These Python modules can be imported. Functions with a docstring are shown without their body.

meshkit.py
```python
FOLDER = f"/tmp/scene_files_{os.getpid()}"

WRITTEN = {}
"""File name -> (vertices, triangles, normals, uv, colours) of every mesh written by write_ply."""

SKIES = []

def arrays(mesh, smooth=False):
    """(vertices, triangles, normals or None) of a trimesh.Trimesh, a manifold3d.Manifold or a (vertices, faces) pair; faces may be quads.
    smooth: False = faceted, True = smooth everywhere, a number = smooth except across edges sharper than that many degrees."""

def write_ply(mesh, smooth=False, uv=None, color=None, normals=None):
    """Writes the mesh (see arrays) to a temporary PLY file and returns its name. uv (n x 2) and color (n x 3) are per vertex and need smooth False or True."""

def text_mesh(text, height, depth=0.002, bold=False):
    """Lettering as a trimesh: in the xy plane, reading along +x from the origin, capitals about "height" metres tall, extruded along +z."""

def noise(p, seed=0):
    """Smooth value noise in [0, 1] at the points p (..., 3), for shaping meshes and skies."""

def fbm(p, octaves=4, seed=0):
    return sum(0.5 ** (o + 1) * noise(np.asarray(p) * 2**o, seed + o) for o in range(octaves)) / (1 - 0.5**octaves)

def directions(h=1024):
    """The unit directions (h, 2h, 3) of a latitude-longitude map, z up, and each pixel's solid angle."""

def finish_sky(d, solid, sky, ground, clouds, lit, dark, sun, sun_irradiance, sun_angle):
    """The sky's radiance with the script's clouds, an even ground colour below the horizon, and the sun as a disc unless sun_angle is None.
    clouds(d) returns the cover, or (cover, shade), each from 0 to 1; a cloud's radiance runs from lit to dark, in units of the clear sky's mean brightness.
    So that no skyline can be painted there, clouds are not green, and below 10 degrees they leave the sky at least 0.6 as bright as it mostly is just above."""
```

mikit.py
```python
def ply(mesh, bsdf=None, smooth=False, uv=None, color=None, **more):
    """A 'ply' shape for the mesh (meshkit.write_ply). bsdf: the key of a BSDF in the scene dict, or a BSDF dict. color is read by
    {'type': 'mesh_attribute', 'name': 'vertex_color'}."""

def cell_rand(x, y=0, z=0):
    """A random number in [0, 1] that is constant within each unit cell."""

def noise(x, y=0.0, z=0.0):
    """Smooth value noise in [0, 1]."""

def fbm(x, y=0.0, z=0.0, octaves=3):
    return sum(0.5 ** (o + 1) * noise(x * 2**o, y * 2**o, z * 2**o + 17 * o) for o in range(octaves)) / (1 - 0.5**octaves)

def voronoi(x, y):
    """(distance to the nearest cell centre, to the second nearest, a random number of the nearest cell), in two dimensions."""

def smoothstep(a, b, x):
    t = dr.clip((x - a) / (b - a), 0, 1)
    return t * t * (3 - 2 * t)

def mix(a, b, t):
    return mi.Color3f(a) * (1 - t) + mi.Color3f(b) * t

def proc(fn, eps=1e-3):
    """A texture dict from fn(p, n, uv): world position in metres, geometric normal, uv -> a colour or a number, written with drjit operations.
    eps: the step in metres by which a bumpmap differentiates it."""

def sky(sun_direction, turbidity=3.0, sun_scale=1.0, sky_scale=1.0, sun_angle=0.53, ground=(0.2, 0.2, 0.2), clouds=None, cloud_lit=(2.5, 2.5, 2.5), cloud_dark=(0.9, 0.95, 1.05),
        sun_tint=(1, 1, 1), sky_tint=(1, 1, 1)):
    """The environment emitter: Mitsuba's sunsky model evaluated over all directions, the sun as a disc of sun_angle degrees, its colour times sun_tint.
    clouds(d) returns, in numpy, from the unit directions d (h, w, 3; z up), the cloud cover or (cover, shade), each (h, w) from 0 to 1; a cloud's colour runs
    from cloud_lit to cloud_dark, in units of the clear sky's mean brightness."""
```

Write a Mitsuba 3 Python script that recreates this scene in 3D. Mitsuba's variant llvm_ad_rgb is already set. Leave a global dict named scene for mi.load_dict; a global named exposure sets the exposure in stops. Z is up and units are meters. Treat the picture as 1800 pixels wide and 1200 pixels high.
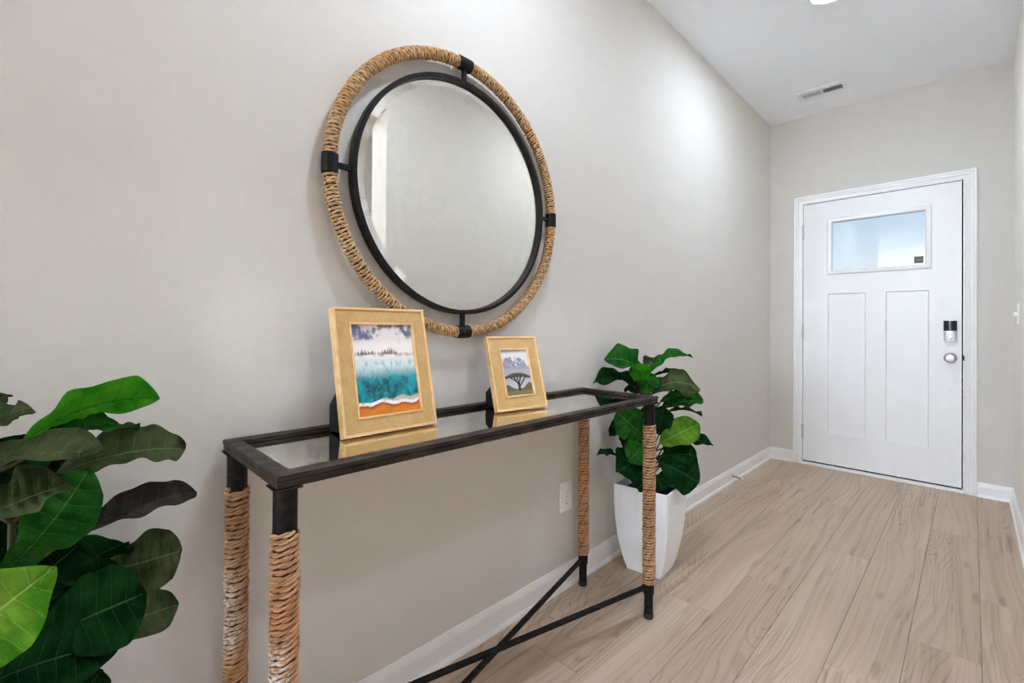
import math, random
import numpy as np, trimesh, drjit as dr
import mitsuba as mi
import mikit, meshkit
from scipy.interpolate import PchipInterpolator

T = mi.ScalarTransform4f
V = lambda *a: np.array(a, float)
scene, labels = {}, {}

# ------------------------------------------------------------------ camera
FOCAL, PPX, PPY = 804.63, 912.84, 571.05          # in pixels of the 1800 x 1200 frame (a shifted wide-angle lens)
YAW, PITCH, ROLL = 0.7798, 0.005, 0.0064
EYE = V(1.1865, 0.0, 1.0605)
fwd = V(-math.sin(YAW) * math.cos(PITCH), math.cos(YAW) * math.cos(PITCH), math.sin(PITCH))
rgt = V(math.cos(YAW), math.sin(YAW), 0)
up_ = np.cross(rgt, fwd)
UP = -math.sin(ROLL) * rgt + math.cos(ROLL) * up_
scene['camera'] = {'type': 'perspective', 'fov': math.degrees(2 * math.atan(900 / FOCAL)), 'fov_axis': 'x', 'near_clip': 0.02, 'far_clip': 500.0,
                   'to_world': T().look_at(EYE.tolist(), (EYE + fwd).tolist(), UP.tolist()),
                   'principal_point_offset_x': -(PPX - 900) / 1800, 'principal_point_offset_y': -(PPY - 600) / 1200}

# ------------------------------------------------------------------ light
exposure = 5.3
LAMP = 9.0                                        # radiance of the ceiling lights' lenses
SKY = 0.128


def cloud_cover(d):
    low = np.clip((0.24 - d[..., 2]) / 0.24, 0, 1)
    n = meshkit.fbm(d * np.array([3.0, 3.0, 9.0]) + 5.0, 5)
    return np.clip((n - 0.56 + 0.20 * low) * 1.6, 0, 1) * 0.5


scene['sky'] = mikit.sky((0.35, -0.45, 0.8), turbidity=2.6, sun_scale=0.0, sky_scale=SKY, ground=(0.25, 0.24, 0.22), clouds=cloud_cover,
                         cloud_lit=(1.55, 1.58, 1.6), cloud_dark=(1.2, 1.25, 1.3), sky_tint=(1.33, 1.07, 0.85))
WHITE = V(0.865, 1.0, 1.18)                       # tint of the lamps under the photograph's white balance
LAMPS = [(0.685, 2.67, .66, 1.4), (0.685, 0.90, .72, 1.5), (2.06, 0.70, .56, 1.2), (2.06, -1.25, .08, .3)]     # ceiling lights, later ones unseen: x, y, dimmer, share of the light samples
FILL_GLOBES = [(-0.2, -7.6), (0.4, -7.6), (1.0, -7.6)]    # unseen globe lamps added behind the camera to fill the hall with light
FILL_RADIANCE = 8.4  # radiance of the added fill globes

scene['sky']['sampling_weight'] = 0.3
# ------------------------------------------------------------------ helpers
noise, fbm, mix, smoothstep, cell_rand, voronoi, proc = mikit.noise, mikit.fbm, mikit.mix, mikit.smoothstep, mikit.cell_rand, mikit.voronoi, mikit.proc
C3 = mi.Color3f


def lin(r, g, b):
    c = np.array([r, g, b], float) / 255
    return [float(x) for x in np.where(c < 0.04045, c / 12.92, ((c + 0.055) / 1.055) ** 2.4)]


def rgb(c):
    return {'type': 'rgb', 'value': [float(x) for x in c]}


def two(b):
    return {'type': 'twosided', 'bsdf': b}


def key_for(name):
    if name not in scene and name not in labels:
        return name
    k = 1
    while f'{name}_{k:03d}' in scene or f'{name}_{k:03d}' in labels:
        k += 1
    return f'{name}_{k:03d}'


def add(name, mesh, mat, smooth=False, parent=None, label=None, **kw):
    key = key_for((parent + '__' if parent else '') + name)
    scene[key] = mikit.ply(mesh, mat, smooth=smooth, **kw)
    if label:
        labels[key] = {'label': label}
    return key


def thing(name, label, cat, group=None):
    key = key_for(name)
    labels[key] = {'label': label, 'category': cat}
    if group:
        labels[key]['group'] = group
    return key


def struct(name, label=None):
    labels[name] = {'kind': 'structure'}
    if label:
        labels[name]['label'] = label
    return name


def cat(ms):
    return trimesh.util.concatenate(ms) if len(ms) > 1 else ms[0]


def box(x0, x1, y0, y1, z0, z1):
    return trimesh.creation.box(bounds=[[x0, y0, z0], [x1, y1, z1]])


def cbox(x0, x1, y0, y1, z0, z1, c=0.002):
    """Box with chamfered edges."""
    p = []
    lo, hi = V(x0, y0, z0), V(x1, y1, z1)
    c = min(c, 0.45 * (hi - lo).min())
    for sx in (0, 1):
        for sy in (0, 1):
            for sz in (0, 1):
                q = np.where([sx, sy, sz], hi, lo)
                s = np.where([sx, sy, sz], -1, 1) * c
                for k in range(3):
                    m = np.ones(3); m[k] = 0
                    p.append(q + s * m)
    return trimesh.Trimesh(p).convex_hull


def frame_of(d):
    d = np.asarray(d, float) / np.linalg.norm(d)
    a = V(0, 0, 1) if abs(d[2]) < 0.9 else V(1, 0, 0)
    x = np.cross(a, d); x /= np.linalg.norm(x)
    return x, np.cross(d, x), d


def lathe(profile, o=(0, 0, 0), axis=(0, 0, 1), n=32):
    """profile: (radius, height) pairs from the lowest up, along the axis from o."""
    x, y, z = frame_of(axis)
    a = np.arange(n) * 2 * np.pi / n
    P = np.asarray(profile, float)
    ring = np.cos(a)[:, None] * x + np.sin(a)[:, None] * y
    v = np.asarray(o, float) + P[:, 0][:, None, None] * ring[None] + P[:, 1][:, None, None] * z
    f = []
    for i in range(len(P) - 1):
        j = np.arange(n); k = (j + 1) % n
        f.append(np.stack([i * n + j, i * n + k, (i + 1) * n + k, (i + 1) * n + j], 1))
    f = np.vstack(f)
    m = trimesh.Trimesh(v.reshape(-1, 3), np.vstack([f[:, [0, 1, 2]], f[:, [0, 2, 3]]]), process=False)
    m.merge_vertices()
    m.update_faces(m.nondegenerate_faces())
    return m


def rod(a, b, r, n=20, c=0.0):
    a, b = np.asarray(a, float), np.asarray(b, float)
    L = np.linalg.norm(b - a)
    pr = [(0, 0), (r - c, 0), (r, c), (r, L - c), (r - c, L), (0, L)] if c else [(0, 0), (r, 0), (r, L), (0, L)]
    return lathe(pr, a, b - a, n)


def tube_path(P, R, n=8, U=None):
    """Tube through points P (k,3) with radii R (k)."""
    P = np.asarray(P, float); k = len(P); R = np.broadcast_to(R, k)
    t = np.gradient(P, axis=0); t /= np.linalg.norm(t, axis=1, keepdims=True)
    x = np.zeros_like(P)
    u = frame_of(t[0])[0] if U is None else np.asarray(U, float)
    for i in range(k):
        u = u - t[i] * (u @ t[i]); u /= np.linalg.norm(u); x[i] = u
    y = np.cross(t, x)
    a = np.arange(n) * 2 * np.pi / n
    v = P[:, None] + R[:, None, None] * (np.cos(a)[None, :, None] * x[:, None] + np.sin(a)[None, :, None] * y[:, None])
    i, j = np.meshgrid(np.arange(k - 1), np.arange(n), indexing='ij'); j2 = (j + 1) % n
    q = np.stack([i * n + j, i * n + j2, (i + 1) * n + j2, (i + 1) * n + j], -1).reshape(-1, 4)
    v = np.vstack([v.reshape(-1, 3), P[:1], P[-1:]])
    jj = np.arange(n)
    f = np.vstack([q[:, [0, 1, 2]], q[:, [0, 2, 3]], np.stack([np.full(n, k * n), (jj + 1) % n, jj], 1),
                   np.stack([np.full(n, k * n + 1), (k - 1) * n + jj, (k - 1) * n + (jj + 1) % n], 1)])
    return trimesh.Trimesh(v, f, process=False)


def sweep(profile, path, normals_a, normals_b):
    """Sweeps an open or closed profile (a, b) along path stations, at station k offset by a*normals_a[k] + b*normals_b[k] (mitres included)."""
    pr = np.asarray(profile, float); n = len(pr)
    v = [np.asarray(p, float) + pr[:, :1] * np.asarray(na, float) + pr[:, 1:] * np.asarray(nb, float) for p, na, nb in zip(path, normals_a, normals_b)]
    f = []
    for i in range(len(path) - 1):
        for j in range(n):
            k = (j + 1) % n
            f += [[i * n + j, i * n + k, (i + 1) * n + k], [i * n + j, (i + 1) * n + k, (i + 1) * n + j]]
    from shapely.geometry import Polygon
    tri_v, tri_f = trimesh.creation.triangulate_polygon(Polygon(pr), engine='earcut')
    idx = [int(np.argmin(((pr - q) ** 2).sum(1))) for q in tri_v]
    for tf in tri_f:
        a = [idx[t] for t in tf]
        f += [a[::-1], [(len(path) - 1) * n + t for t in a]]
    m = trimesh.Trimesh(np.vstack(v), f, process=False)
    m.fix_normals()
    return m


# ------------------------------------------------------------------ materials
def painted(name, c, rough=0.55, spec=0.3):
    scene[name] = two({'type': 'principled', 'base_color': rgb(c), 'roughness': rough, 'specular': spec})


painted('mat_wall', lin(207, 202, 195), 0.8, 0.08)
painted('mat_ceiling', lin(239, 243, 246), 0.8, 0.1)
scene['mat_trim'] = two({'type': 'principled', 'base_color': rgb(lin(229, 228, 226)), 'roughness': 0.32, 'specular': 0.45})


scene['mat_door'] = two({'type': 'principled', 'base_color': rgb(lin(228, 227, 226)), 'roughness': 0.35, 'specular': 0.45})
scene['mat_plastic'] = two({'type': 'principled', 'base_color': rgb(lin(232, 230, 224)), 'roughness': 0.35, 'specular': 0.5})
scene['mat_vent'] = two({'type': 'principled', 'base_color': rgb(lin(228, 228, 228)), 'roughness': 0.4, 'specular': 0.4})
scene['mat_dark'] = two({'type': 'diffuse', 'reflectance': rgb((0.012, 0.012, 0.012))})
scene['mat_rubber'] = two({'type': 'principled', 'base_color': rgb((0.02, 0.02, 0.021)), 'roughness': 0.5, 'specular': 0.4})


def plank_col(p, n, uv):
    ix, iy = dr.floor(uv.x / 10), dr.floor(uv.y / 10)
    x, y = uv.x - ix * 10, uv.y - iy * 10
    tone = cell_rand(ix, iy, 3)
    warp = noise(x * 9 + ix * 3.7, y * 1.7 + iy * 5.1)
    warp2 = noise(x * 26 + iy, y * 5 + ix)
    # fine straight grain
    g1 = noise(x * 520 + warp * 14, y * 6, ix + iy)
    g2 = noise(x * 170 + warp * 12, y * 2.4, ix * 3 + iy)
    g3 = noise(x * 60 + warp * 6, y * 1.1, ix * 5 + iy)
    # flowing growth lines that open into cathedrals
    h = noise(x * 8.5 + 4 * ix, y * 1.15 + 3 * iy, 7) * 2.6 + warp2 * 0.30 + x * 7
    ring = dr.abs(dr.sin(h * 21))
    line = 1 - smoothstep(0.05, 0.55, ring)
    zone = smoothstep(0.46, 0.72, noise(x * 6 + ix * 1.3, y * 1.4 + iy * 2.7, 11))
    # small knots and short dark checks along the grain
    kx, ky = x * 11 + iy * 9, y * 2.6 + ix * 5
    kd, _, kr = voronoi(kx, ky)
    knot = smoothstep(0.17, 0.03, kd + 0.10 * (warp2 - 0.5)) * smoothstep(0.80, 0.86, kr)
    check = smoothstep(0.70, 0.90, noise(x * 95 + iy * 9, y * 6.0 + ix * 5, 23)) * smoothstep(0.5, 0.75, noise(x * 9 + iy, y * 2.2 + ix, 29))
    cloud = fbm(x * 9 + ix, y * 1.1 + iy, 31, 2)
    streak = smoothstep(0.55, 0.9, noise(x * 44 + warp * 5, y * 0.9 + iy * 4, 41 + ix))
    c = mix(lin(191, 170, 151), lin(173, 151, 132), dr.clip(tone * 0.55 + (cloud - 0.5) * 0.9 + 0.2, 0, 1))
    dark = 0.20 * g1 * g2 + 0.15 * smoothstep(0.45, 0.85, g2) + 0.12 * g3 + 0.50 * line * zone * (0.35 + 0.65 * g1) + 0.18 * streak + 0.38 * knot + 0.36 * check
    return mix(c, C3(lin(134, 111, 91)), dr.clip(dark, 0, 0.9))


scene['mat_plank'] = two({'type': 'principled', 'base_color': proc(plank_col), 'roughness': 0.44, 'specular': 0.32})
scene['mat_slab'] = two({'type': 'principled', 'base_color': proc(lambda p, n, uv: plank_col(p, n, mi.Point2f(p.x + 3 + 10 * dr.floor(p.x / 0.1775), p.y + 7))), 'roughness': 0.5, 'specular': 0.3})


def iron_col(p, n, uv):
    w = fbm(p.x * 90, p.y * 60, p.z * 90, 3)
    w2 = noise(p.x * 420, p.y * 300, p.z * 420)
    c = mix((0.006, 0.006, 0.006), (0.016, 0.012, 0.010), smoothstep(0.35, 0.75, w))
    return mix(c, C3(0.10, 0.055, 0.035), smoothstep(0.78, 0.9, w * 0.6 + w2 * 0.45) * 0.8)


def iron_bump(p, n, uv):
    return fbm(p.x * 240, p.y * 240, p.z * 240, 3)


scene['mat_iron'] = two({'type': 'bumpmap', 'scale': 0.0007, 'arbitrary': proc(iron_bump, 6e-4),
                         'bsdf': {'type': 'principled', 'base_color': proc(iron_col), 'roughness': 0.45, 'specular': 0.16}})


def top_col(p, n, uv):
    w = fbm(p.x * 60, p.y * 22, p.z * 60, 4)
    w2 = noise(p.x * 380, p.y * 240, p.z * 300)
    c = mix((0.016, 0.012, 0.010), (0.042, 0.028, 0.021), smoothstep(0.35, 0.72, w))
    return mix(c, C3(0.10, 0.055, 0.034), smoothstep(0.74, 0.92, 0.55 * w + 0.5 * w2) * 0.7)


scene['mat_brown_iron'] = two({'type': 'bumpmap', 'scale': 0.0006, 'arbitrary': proc(iron_bump, 6e-4),
                               'bsdf': {'type': 'principled', 'base_color': proc(top_col), 'roughness': 0.42, 'specular': 0.20}})


def rope_mat(name, c0, c1, c2, bleach):
    def col(p, n, uv):
        w = fbm(p.x * 160, p.y * 160, p.z * 160, 3)
        f = noise(p.x * 900, p.y * 900, p.z * 500)
        big = noise(p.x * 14 + 3, p.y * 14, p.z * 9)
        c = mix(c0, c1, dr.clip(w * 0.8 + f * 0.4 - 0.1, 0, 1))
        c = mix(c, C3(c2), smoothstep(0.45, 0.85, big * 0.6 + w * 0.45))
        c = c * (1.12 - 0.50 * uv.x)              # one ply darker, partly standing for shade between ridges; each varies along its length
        if bleach:   # whitewashed wear on the side facing the plant
            m = smoothstep(0.295, 0.262, p.y) * smoothstep(0.33, 0.40, p.z) * smoothstep(0.56, 0.48, p.z)
            c = mix(c, C3(lin(214, 208, 202)), dr.clip(m * smoothstep(0.30, 0.62, fbm(p.x * 230, p.y * 230, p.z * 160, 2)) * 0.85, 0, 1))
        return c

    scene[name] = two({'type': 'bumpmap', 'scale': 0.0007, 'arbitrary': proc(lambda p, n, uv: noise(p.x * 1300, p.y * 1300, p.z * 700) + noise(p.x * 500, p.y * 500, p.z * 500), 3e-4),
                       'bsdf': {'type': 'principled', 'base_color': proc(col), 'roughness': 0.78, 'specular': 0.2, 'sheen': 0.3}})


rope_mat('mat_rope_leg', lin(158, 116, 82), lin(214, 174, 136), lin(190, 138, 96), True)
rope_mat('mat_rope_mirror', lin(170, 132, 90), lin(222, 190, 148), lin(202, 148, 90), False)
scene['mat_hoop'] = two({'type': 'diffuse', 'reflectance': rgb(lin(84, 58, 38))})
scene['mat_silver'] = two({'type': 'conductor', 'material': 'Ag', 'specular_reflectance': rgb((0.93, 0.935, 0.93))})
scene['mat_tabletop'] = two({'type': 'conductor', 'material': 'Ag', 'specular_reflectance': rgb((0.91, 0.905, 0.87))})
scene['mat_nickel'] = two({'type': 'roughconductor', 'material': 'Cr', 'alpha': 0.22, 'specular_reflectance': rgb((0.86, 0.86, 0.86))})
scene['mat_gloss_black'] = two({'type': 'principled', 'base_color': rgb((0.010, 0.011, 0.016)), 'roughness': 0.12, 'specular': 0.6})
scene['mat_black_card'] = two({'type': 'principled', 'base_color': rgb((0.008, 0.008, 0.008)), 'roughness': 0.6, 'specular': 0.25})
scene['mat_pane'] = {'type': 'thindielectric', 'int_ior': 1.5}


def lipwood(p, n, uv):
    g = fbm(p.x * 60, p.y * 12, p.z * 60, 3)
    g2 = noise(p.x * 700, p.y * 90, p.z * 260)
    return mix(lin(232, 198, 148), lin(208, 164, 110), dr.clip(g * 1.2 - 0.2 + 0.3 * g2, 0, 1))


scene['mat_lip'] = two({'type': 'principled', 'base_color': proc(lipwood), 'roughness': 0.45, 'specular': 0.35})


def weave(uv):
    x, y = uv.x / 0.0021, uv.y / 0.0021
    j = noise(x * 0.6, y * 0.25, 3) * 0.7
    a = dr.square(dr.sin((x + j) * math.pi)); b = dr.square(dr.sin((y + noise(x * 0.3, y * 0.7) * 0.7) * math.pi))
    par = (dr.floor(x + j) + dr.floor(y)) * 0.5
    over = dr.select(par - dr.floor(par) > 0.25, a, b)
    return a, b, over


def burlap(p, n, uv):
    a, b, o = weave(uv)
    s = cell_rand(dr.floor(uv.x / 0.0021), dr.floor(uv.y / 0.0084), 5)
    w = fbm(uv.x * 45, uv.y * 45, 0, 3)
    c = mix(lin(238, 206, 150), lin(214, 168, 102), dr.clip(w * 0.75 + s * 0.45 - 0.1, 0, 1))
    return mix(c, C3(lin(150, 104, 54)), (1 - o) * 0.55)


scene['mat_burlap'] = two({'type': 'bumpmap', 'scale': 0.0006, 'arbitrary': proc(lambda p, n, uv: weave(uv)[2], 2e-4),
                           'bsdf': {'type': 'principled', 'base_color': proc(burlap), 'roughness': 0.7, 'specular': 0.2}})


def spring_photo(p, n, uv):
    """A steaming turquoise hot spring with an orange shore, under a cloudy sky with a line of firs. uv from 0 to 1."""
    u, v = uv.x, uv.y
    n1 = fbm(u * 5, v * 9, 1.5, 4); n2 = fbm(u * 11 + 3, v * 7, 4.5, 4); n3 = fbm(u * 26, v * 30, 9.5, 3)
    sky = mix(lin(226, 216, 214), lin(100, 108, 134), smoothstep(0.45, 0.60, 0.5 * n1 + 0.5 * n2 + (v - 0.92) * 1.0))
    c = mix(lin(243, 235, 230), sky, smoothstep(0.74, 0.86, v + 0.06 * (n2 - 0.5)))
    # firs
    tree = mi.Float(0)
    for k, (fx, ph, hh) in enumerate(((26, .31, .055), (41, .62, .045), (67, .11, .035), (19, .83, .060))):
        cell = dr.floor(u * fx + ph); t = u * fx + ph - cell
        r = cell_rand(cell, k, 17)
        clump = dr.exp(-dr.square((u - 0.56) / 0.11)) * 1.15 + dr.exp(-dr.square((u - 0.15) / 0.13)) * 0.55 + dr.exp(-dr.square((u - 0.33) / 0.05)) * 0.4
        top = 0.668 + 1.7 * hh * (0.25 + 0.75 * r) * (0.30 + clump)
        fir = smoothstep(0.0, 0.16, 0.5 * (top - v) / (top - 0.655) * (0.75 + 0.5 * n3) - dr.abs(t - 0.5)) * smoothstep(0.645, 0.672, v + 0.03 * (n2 - 0.5))
        tree = dr.maximum(tree, fir * smoothstep(0.10, 0.45, r * (0.4 + clump)))
    tree *= 1 - 0.6 * dr.exp(-dr.square((u - 0.37) / 0.05)) - 0.55 * smoothstep(0.68, 0.8, u)
    c = mix(c, mix(lin(58, 50, 42), lin(118, 98, 84), n2), dr.clip(tree, 0, 1) * 0.92)
    brown = smoothstep(0.025, 0.0, dr.abs(v - 0.648 - 0.02 * (n1 - 0.5))) * smoothstep(0.42, 0.6, n2) * 0.7
    c = mix(c, C3(lin(168, 132, 112)), brown)
    # steam over the water
    pool = mix(lin(24, 150, 160), lin(8, 84, 96), smoothstep(0.40, 0.62, n2 + 0.15 * (n1 - 0.5)))
    hole = dr.exp(-dr.square((u - 0.34) / 0.20) - dr.square((v - 0.27) / 0.09)) + 0.8 * dr.exp(-dr.square((u - 0.72) / 0.13) - dr.square((v - 0.30) / 0.07))
    pool = mix(pool, C3(lin(20, 62, 70)), dr.clip(hole * 0.9 * (0.5 + n1), 0, 0.9))
    pool = mix(pool, C3(lin(72, 186, 190)), smoothstep(0.56, 0.7, n3) * 0.35)
    w = 1 - smoothstep(0.37, 0.56, v + 0.16 * (n2 - 0.5) + 0.05 * (n1 - 0.5))
    haze = mix(lin(222, 228, 226), lin(150, 196, 196), smoothstep(0.50, 0.66, n2) * smoothstep(0.62, 0.55, v))
    c = mix(c, haze, 1 - smoothstep(0.60, 0.65, v))
    c = mix(c, pool, w)
    edge = 0.108 + 0.014 * dr.sin(u * 7.5 + 5.2) + 0.013 * dr.sin(u * 19 + 0.4) + 0.03 * (n2 - 0.5)
    shallow = smoothstep(edge + 0.030 + 0.065 * smoothstep(0.2, 0.75, u), edge + 0.02 + 0.05 * smoothstep(0.2, 0.75, u), v + 0.06 * (n2 - 0.5))
    c = mix(c, mix(lin(120, 178, 160), lin(206, 190, 172), smoothstep(0.25, 0.62, u)), shallow * 0.9)
    crust = smoothstep(edge + 0.042, edge + 0.028, v + 0.03 * (n3 - 0.5))
    c = mix(c, mix(lin(244, 238, 236), lin(214, 186, 176), smoothstep(0.55, 0.68, n3)), crust)
    orange = mix(lin(224, 142, 34), lin(186, 88, 36), dr.clip(n1 * 1.4 - 0.35, 0, 1))
    orange = mix(C3(lin(170, 74, 44)), orange, smoothstep(edge - 0.005, edge - 0.05, v))
    c = mix(c, orange, smoothstep(edge + 0.006, edge - 0.006, v + 0.02 * (n3 - 0.5)))
    return c


def savanna_photo(p, n, uv):
    """A flat-topped tree on a plain below a snow-streaked mountain in haze."""
    u, v = uv.x, uv.y
    n1 = fbm(u * 6, v * 10, 2.5, 4); n2 = fbm(u * 18 + 5, v * 24, 6.5, 3); n3 = fbm(u * 26 - v * 8, v * 9 + u * 4, 8.5, 3)
    sky = mix(lin(228, 222, 222), lin(168, 180, 196), smoothstep(0.93, 1.0, v + 0.08 * (n1 - 0.5)))
    ridge = 0.845 - 0.34 * dr.square(u - 0.42) - 0.14 * smoothstep(0.75, 1.0, u) + 0.010 * dr.sin(u * 40)
    rock = mix(lin(118, 122, 134), lin(158, 156, 166), n2)
    snow = smoothstep(0.50, 0.60, n3 + 0.55 * (v - 0.76)) * smoothstep(0.58, 0.68, v)
    rock = mix(rock, C3(lin(236, 228, 226)), dr.clip(snow, 0, 1))
    c = mix(rock, sky, smoothstep(ridge - 0.006, ridge + 0.006, v))
    c = mix(c, C3(lin(176, 172, 180)), smoothstep(0.66, 0.54, v + 0.05 * (n1 - 0.5)) * 0.9)
    c = mix(c, C3(lin(198, 192, 194)), smoothstep(0.40, 0.26, v) * 0.6)
    # far bushes
    bush = smoothstep(0.0, 0.03, 0.16 + 0.10 * dr.exp(-dr.square((u - 0.10) / 0.16)) + 0.12 * dr.exp(-dr.square((u - 0.90) / 0.16)) + 0.05 * (n2 - 0.5) - v)
    c = mix(c, mix(lin(52, 58, 34), lin(104, 104, 66), n2), bush * 0.95)
    # umbrella crown
    top = 0.505 - 0.42 * dr.square(u - 0.50)
    bot = 0.385 - 0.035 * smoothstep(0.15, 0.5, dr.abs(u - 0.5))
    crown = smoothstep(0, 0.02, top - v + 0.05 * (n2 - 0.5)) * smoothstep(0, 0.02, v - bot + 0.06 * (n2 - 0.5)) * smoothstep(0.50, 0.45, dr.abs(u - 0.51))
    c = mix(c, mix(lin(44, 46, 28), lin(112, 108, 62), smoothstep(0.35, 0.7, n2 + 1.6 * (v - 0.46))), dr.clip(crown, 0, 1) * 0.96)
    # trunk and forking limbs
    limb = mi.Float(0)
    for x0, y0, x1, y1, r in ((0.52, 0.09, 0.51, 0.24, 0.032), (0.51, 0.22, 0.36, 0.41, 0.018), (0.51, 0.22, 0.49, 0.42, 0.018), (0.52, 0.22, 0.62, 0.42, 0.018), (0.55, 0.2, 0.78, 0.38, 0.013), (0.44, 0.30, 0.24, 0.39, 0.011)):
        dx, dy = x1 - x0, y1 - y0
        t = dr.clip(((u - x0) * dx + (v - y0) * dy) / (dx * dx + dy * dy), 0, 1)
        limb = dr.maximum(limb, smoothstep(r + 0.008, r - 0.004, dr.sqrt(dr.square(u - x0 - t * dx) + dr.square(v - y0 - t * dy))))
    c = mix(c, C3(lin(40, 36, 24)), limb)
    grass = smoothstep(0.12, 0.08, v + 0.03 * (n2 - 0.5))
    return mix(c, mix(lin(150, 138, 100), lin(84, 84, 56), n2), grass)


for nm, fn in (('mat_spring_photo', spring_photo), ('mat_savanna_photo', savanna_photo)):
    scene[nm] = two({'type': 'principled', 'base_color': proc(fn), 'roughness': 0.22, 'specular': 0.45})


def planter_col(p, n, uv):
    return mix(lin(242, 245, 249), lin(236, 240, 245), noise(p.x * 120, p.y * 120, p.z * 3))


scene['mat_planter'] = two({'type': 'principled', 'base_color': proc(planter_col), 'roughness': 0.38, 'specular': 0.45})
scene['mat_soil'] = two({'type': 'principled', 'base_color': proc(lambda p, n, uv: mix((0.010, 0.009, 0.007), (0.05, 0.04, 0.03), fbm(p.x * 120, p.y * 120, p.z * 120, 3))), 'roughness': 0.95, 'specular': 0.1})
scene['mat_stem'] = two({'type': 'principled', 'base_color': proc(lambda p, n, uv: mix((0.05, 0.055, 0.02), (0.10, 0.075, 0.04), fbm(p.x * 60, p.y * 60, p.z * 30, 3))), 'roughness': 0.7, 'specular': 0.25})


def leaf_mat(name, base, light, vein, diff_trans, rough):
    def col(p, n, uv):
        u, v = uv.x, uv.y                         # along the leaf 0..1, across -1..1
        a = dr.abs(v)
        lat = dr.abs(dr.sin((u * 7.5 - 0.55 * a * (1.4 - 0.4 * a)) * math.pi))
        line = smoothstep(0.17, 0.03, lat) * (1 - 0.6 * a)
        mid = smoothstep(0.036, 0.012, a)
        web = smoothstep(0.05, 0.0, dr.abs(fbm(p.x * 160, p.y * 160, p.z * 160, 2) - 0.5)) * 0.22
        mott = fbm(p.x * 26, p.y * 26, p.z * 26, 3)
        c = mix(base, light, dr.clip((mott - 0.35) * 1.7, 0, 1))
        return mix(c, C3(vein), dr.clip(0.70 * mid + 0.34 * line + web * 0.5, 0, 0.9))

    scene[name] = {'type': 'principledthin', 'base_color': proc(col), 'roughness': rough, 'diff_trans': diff_trans, 'eta': 1.75}


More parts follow.
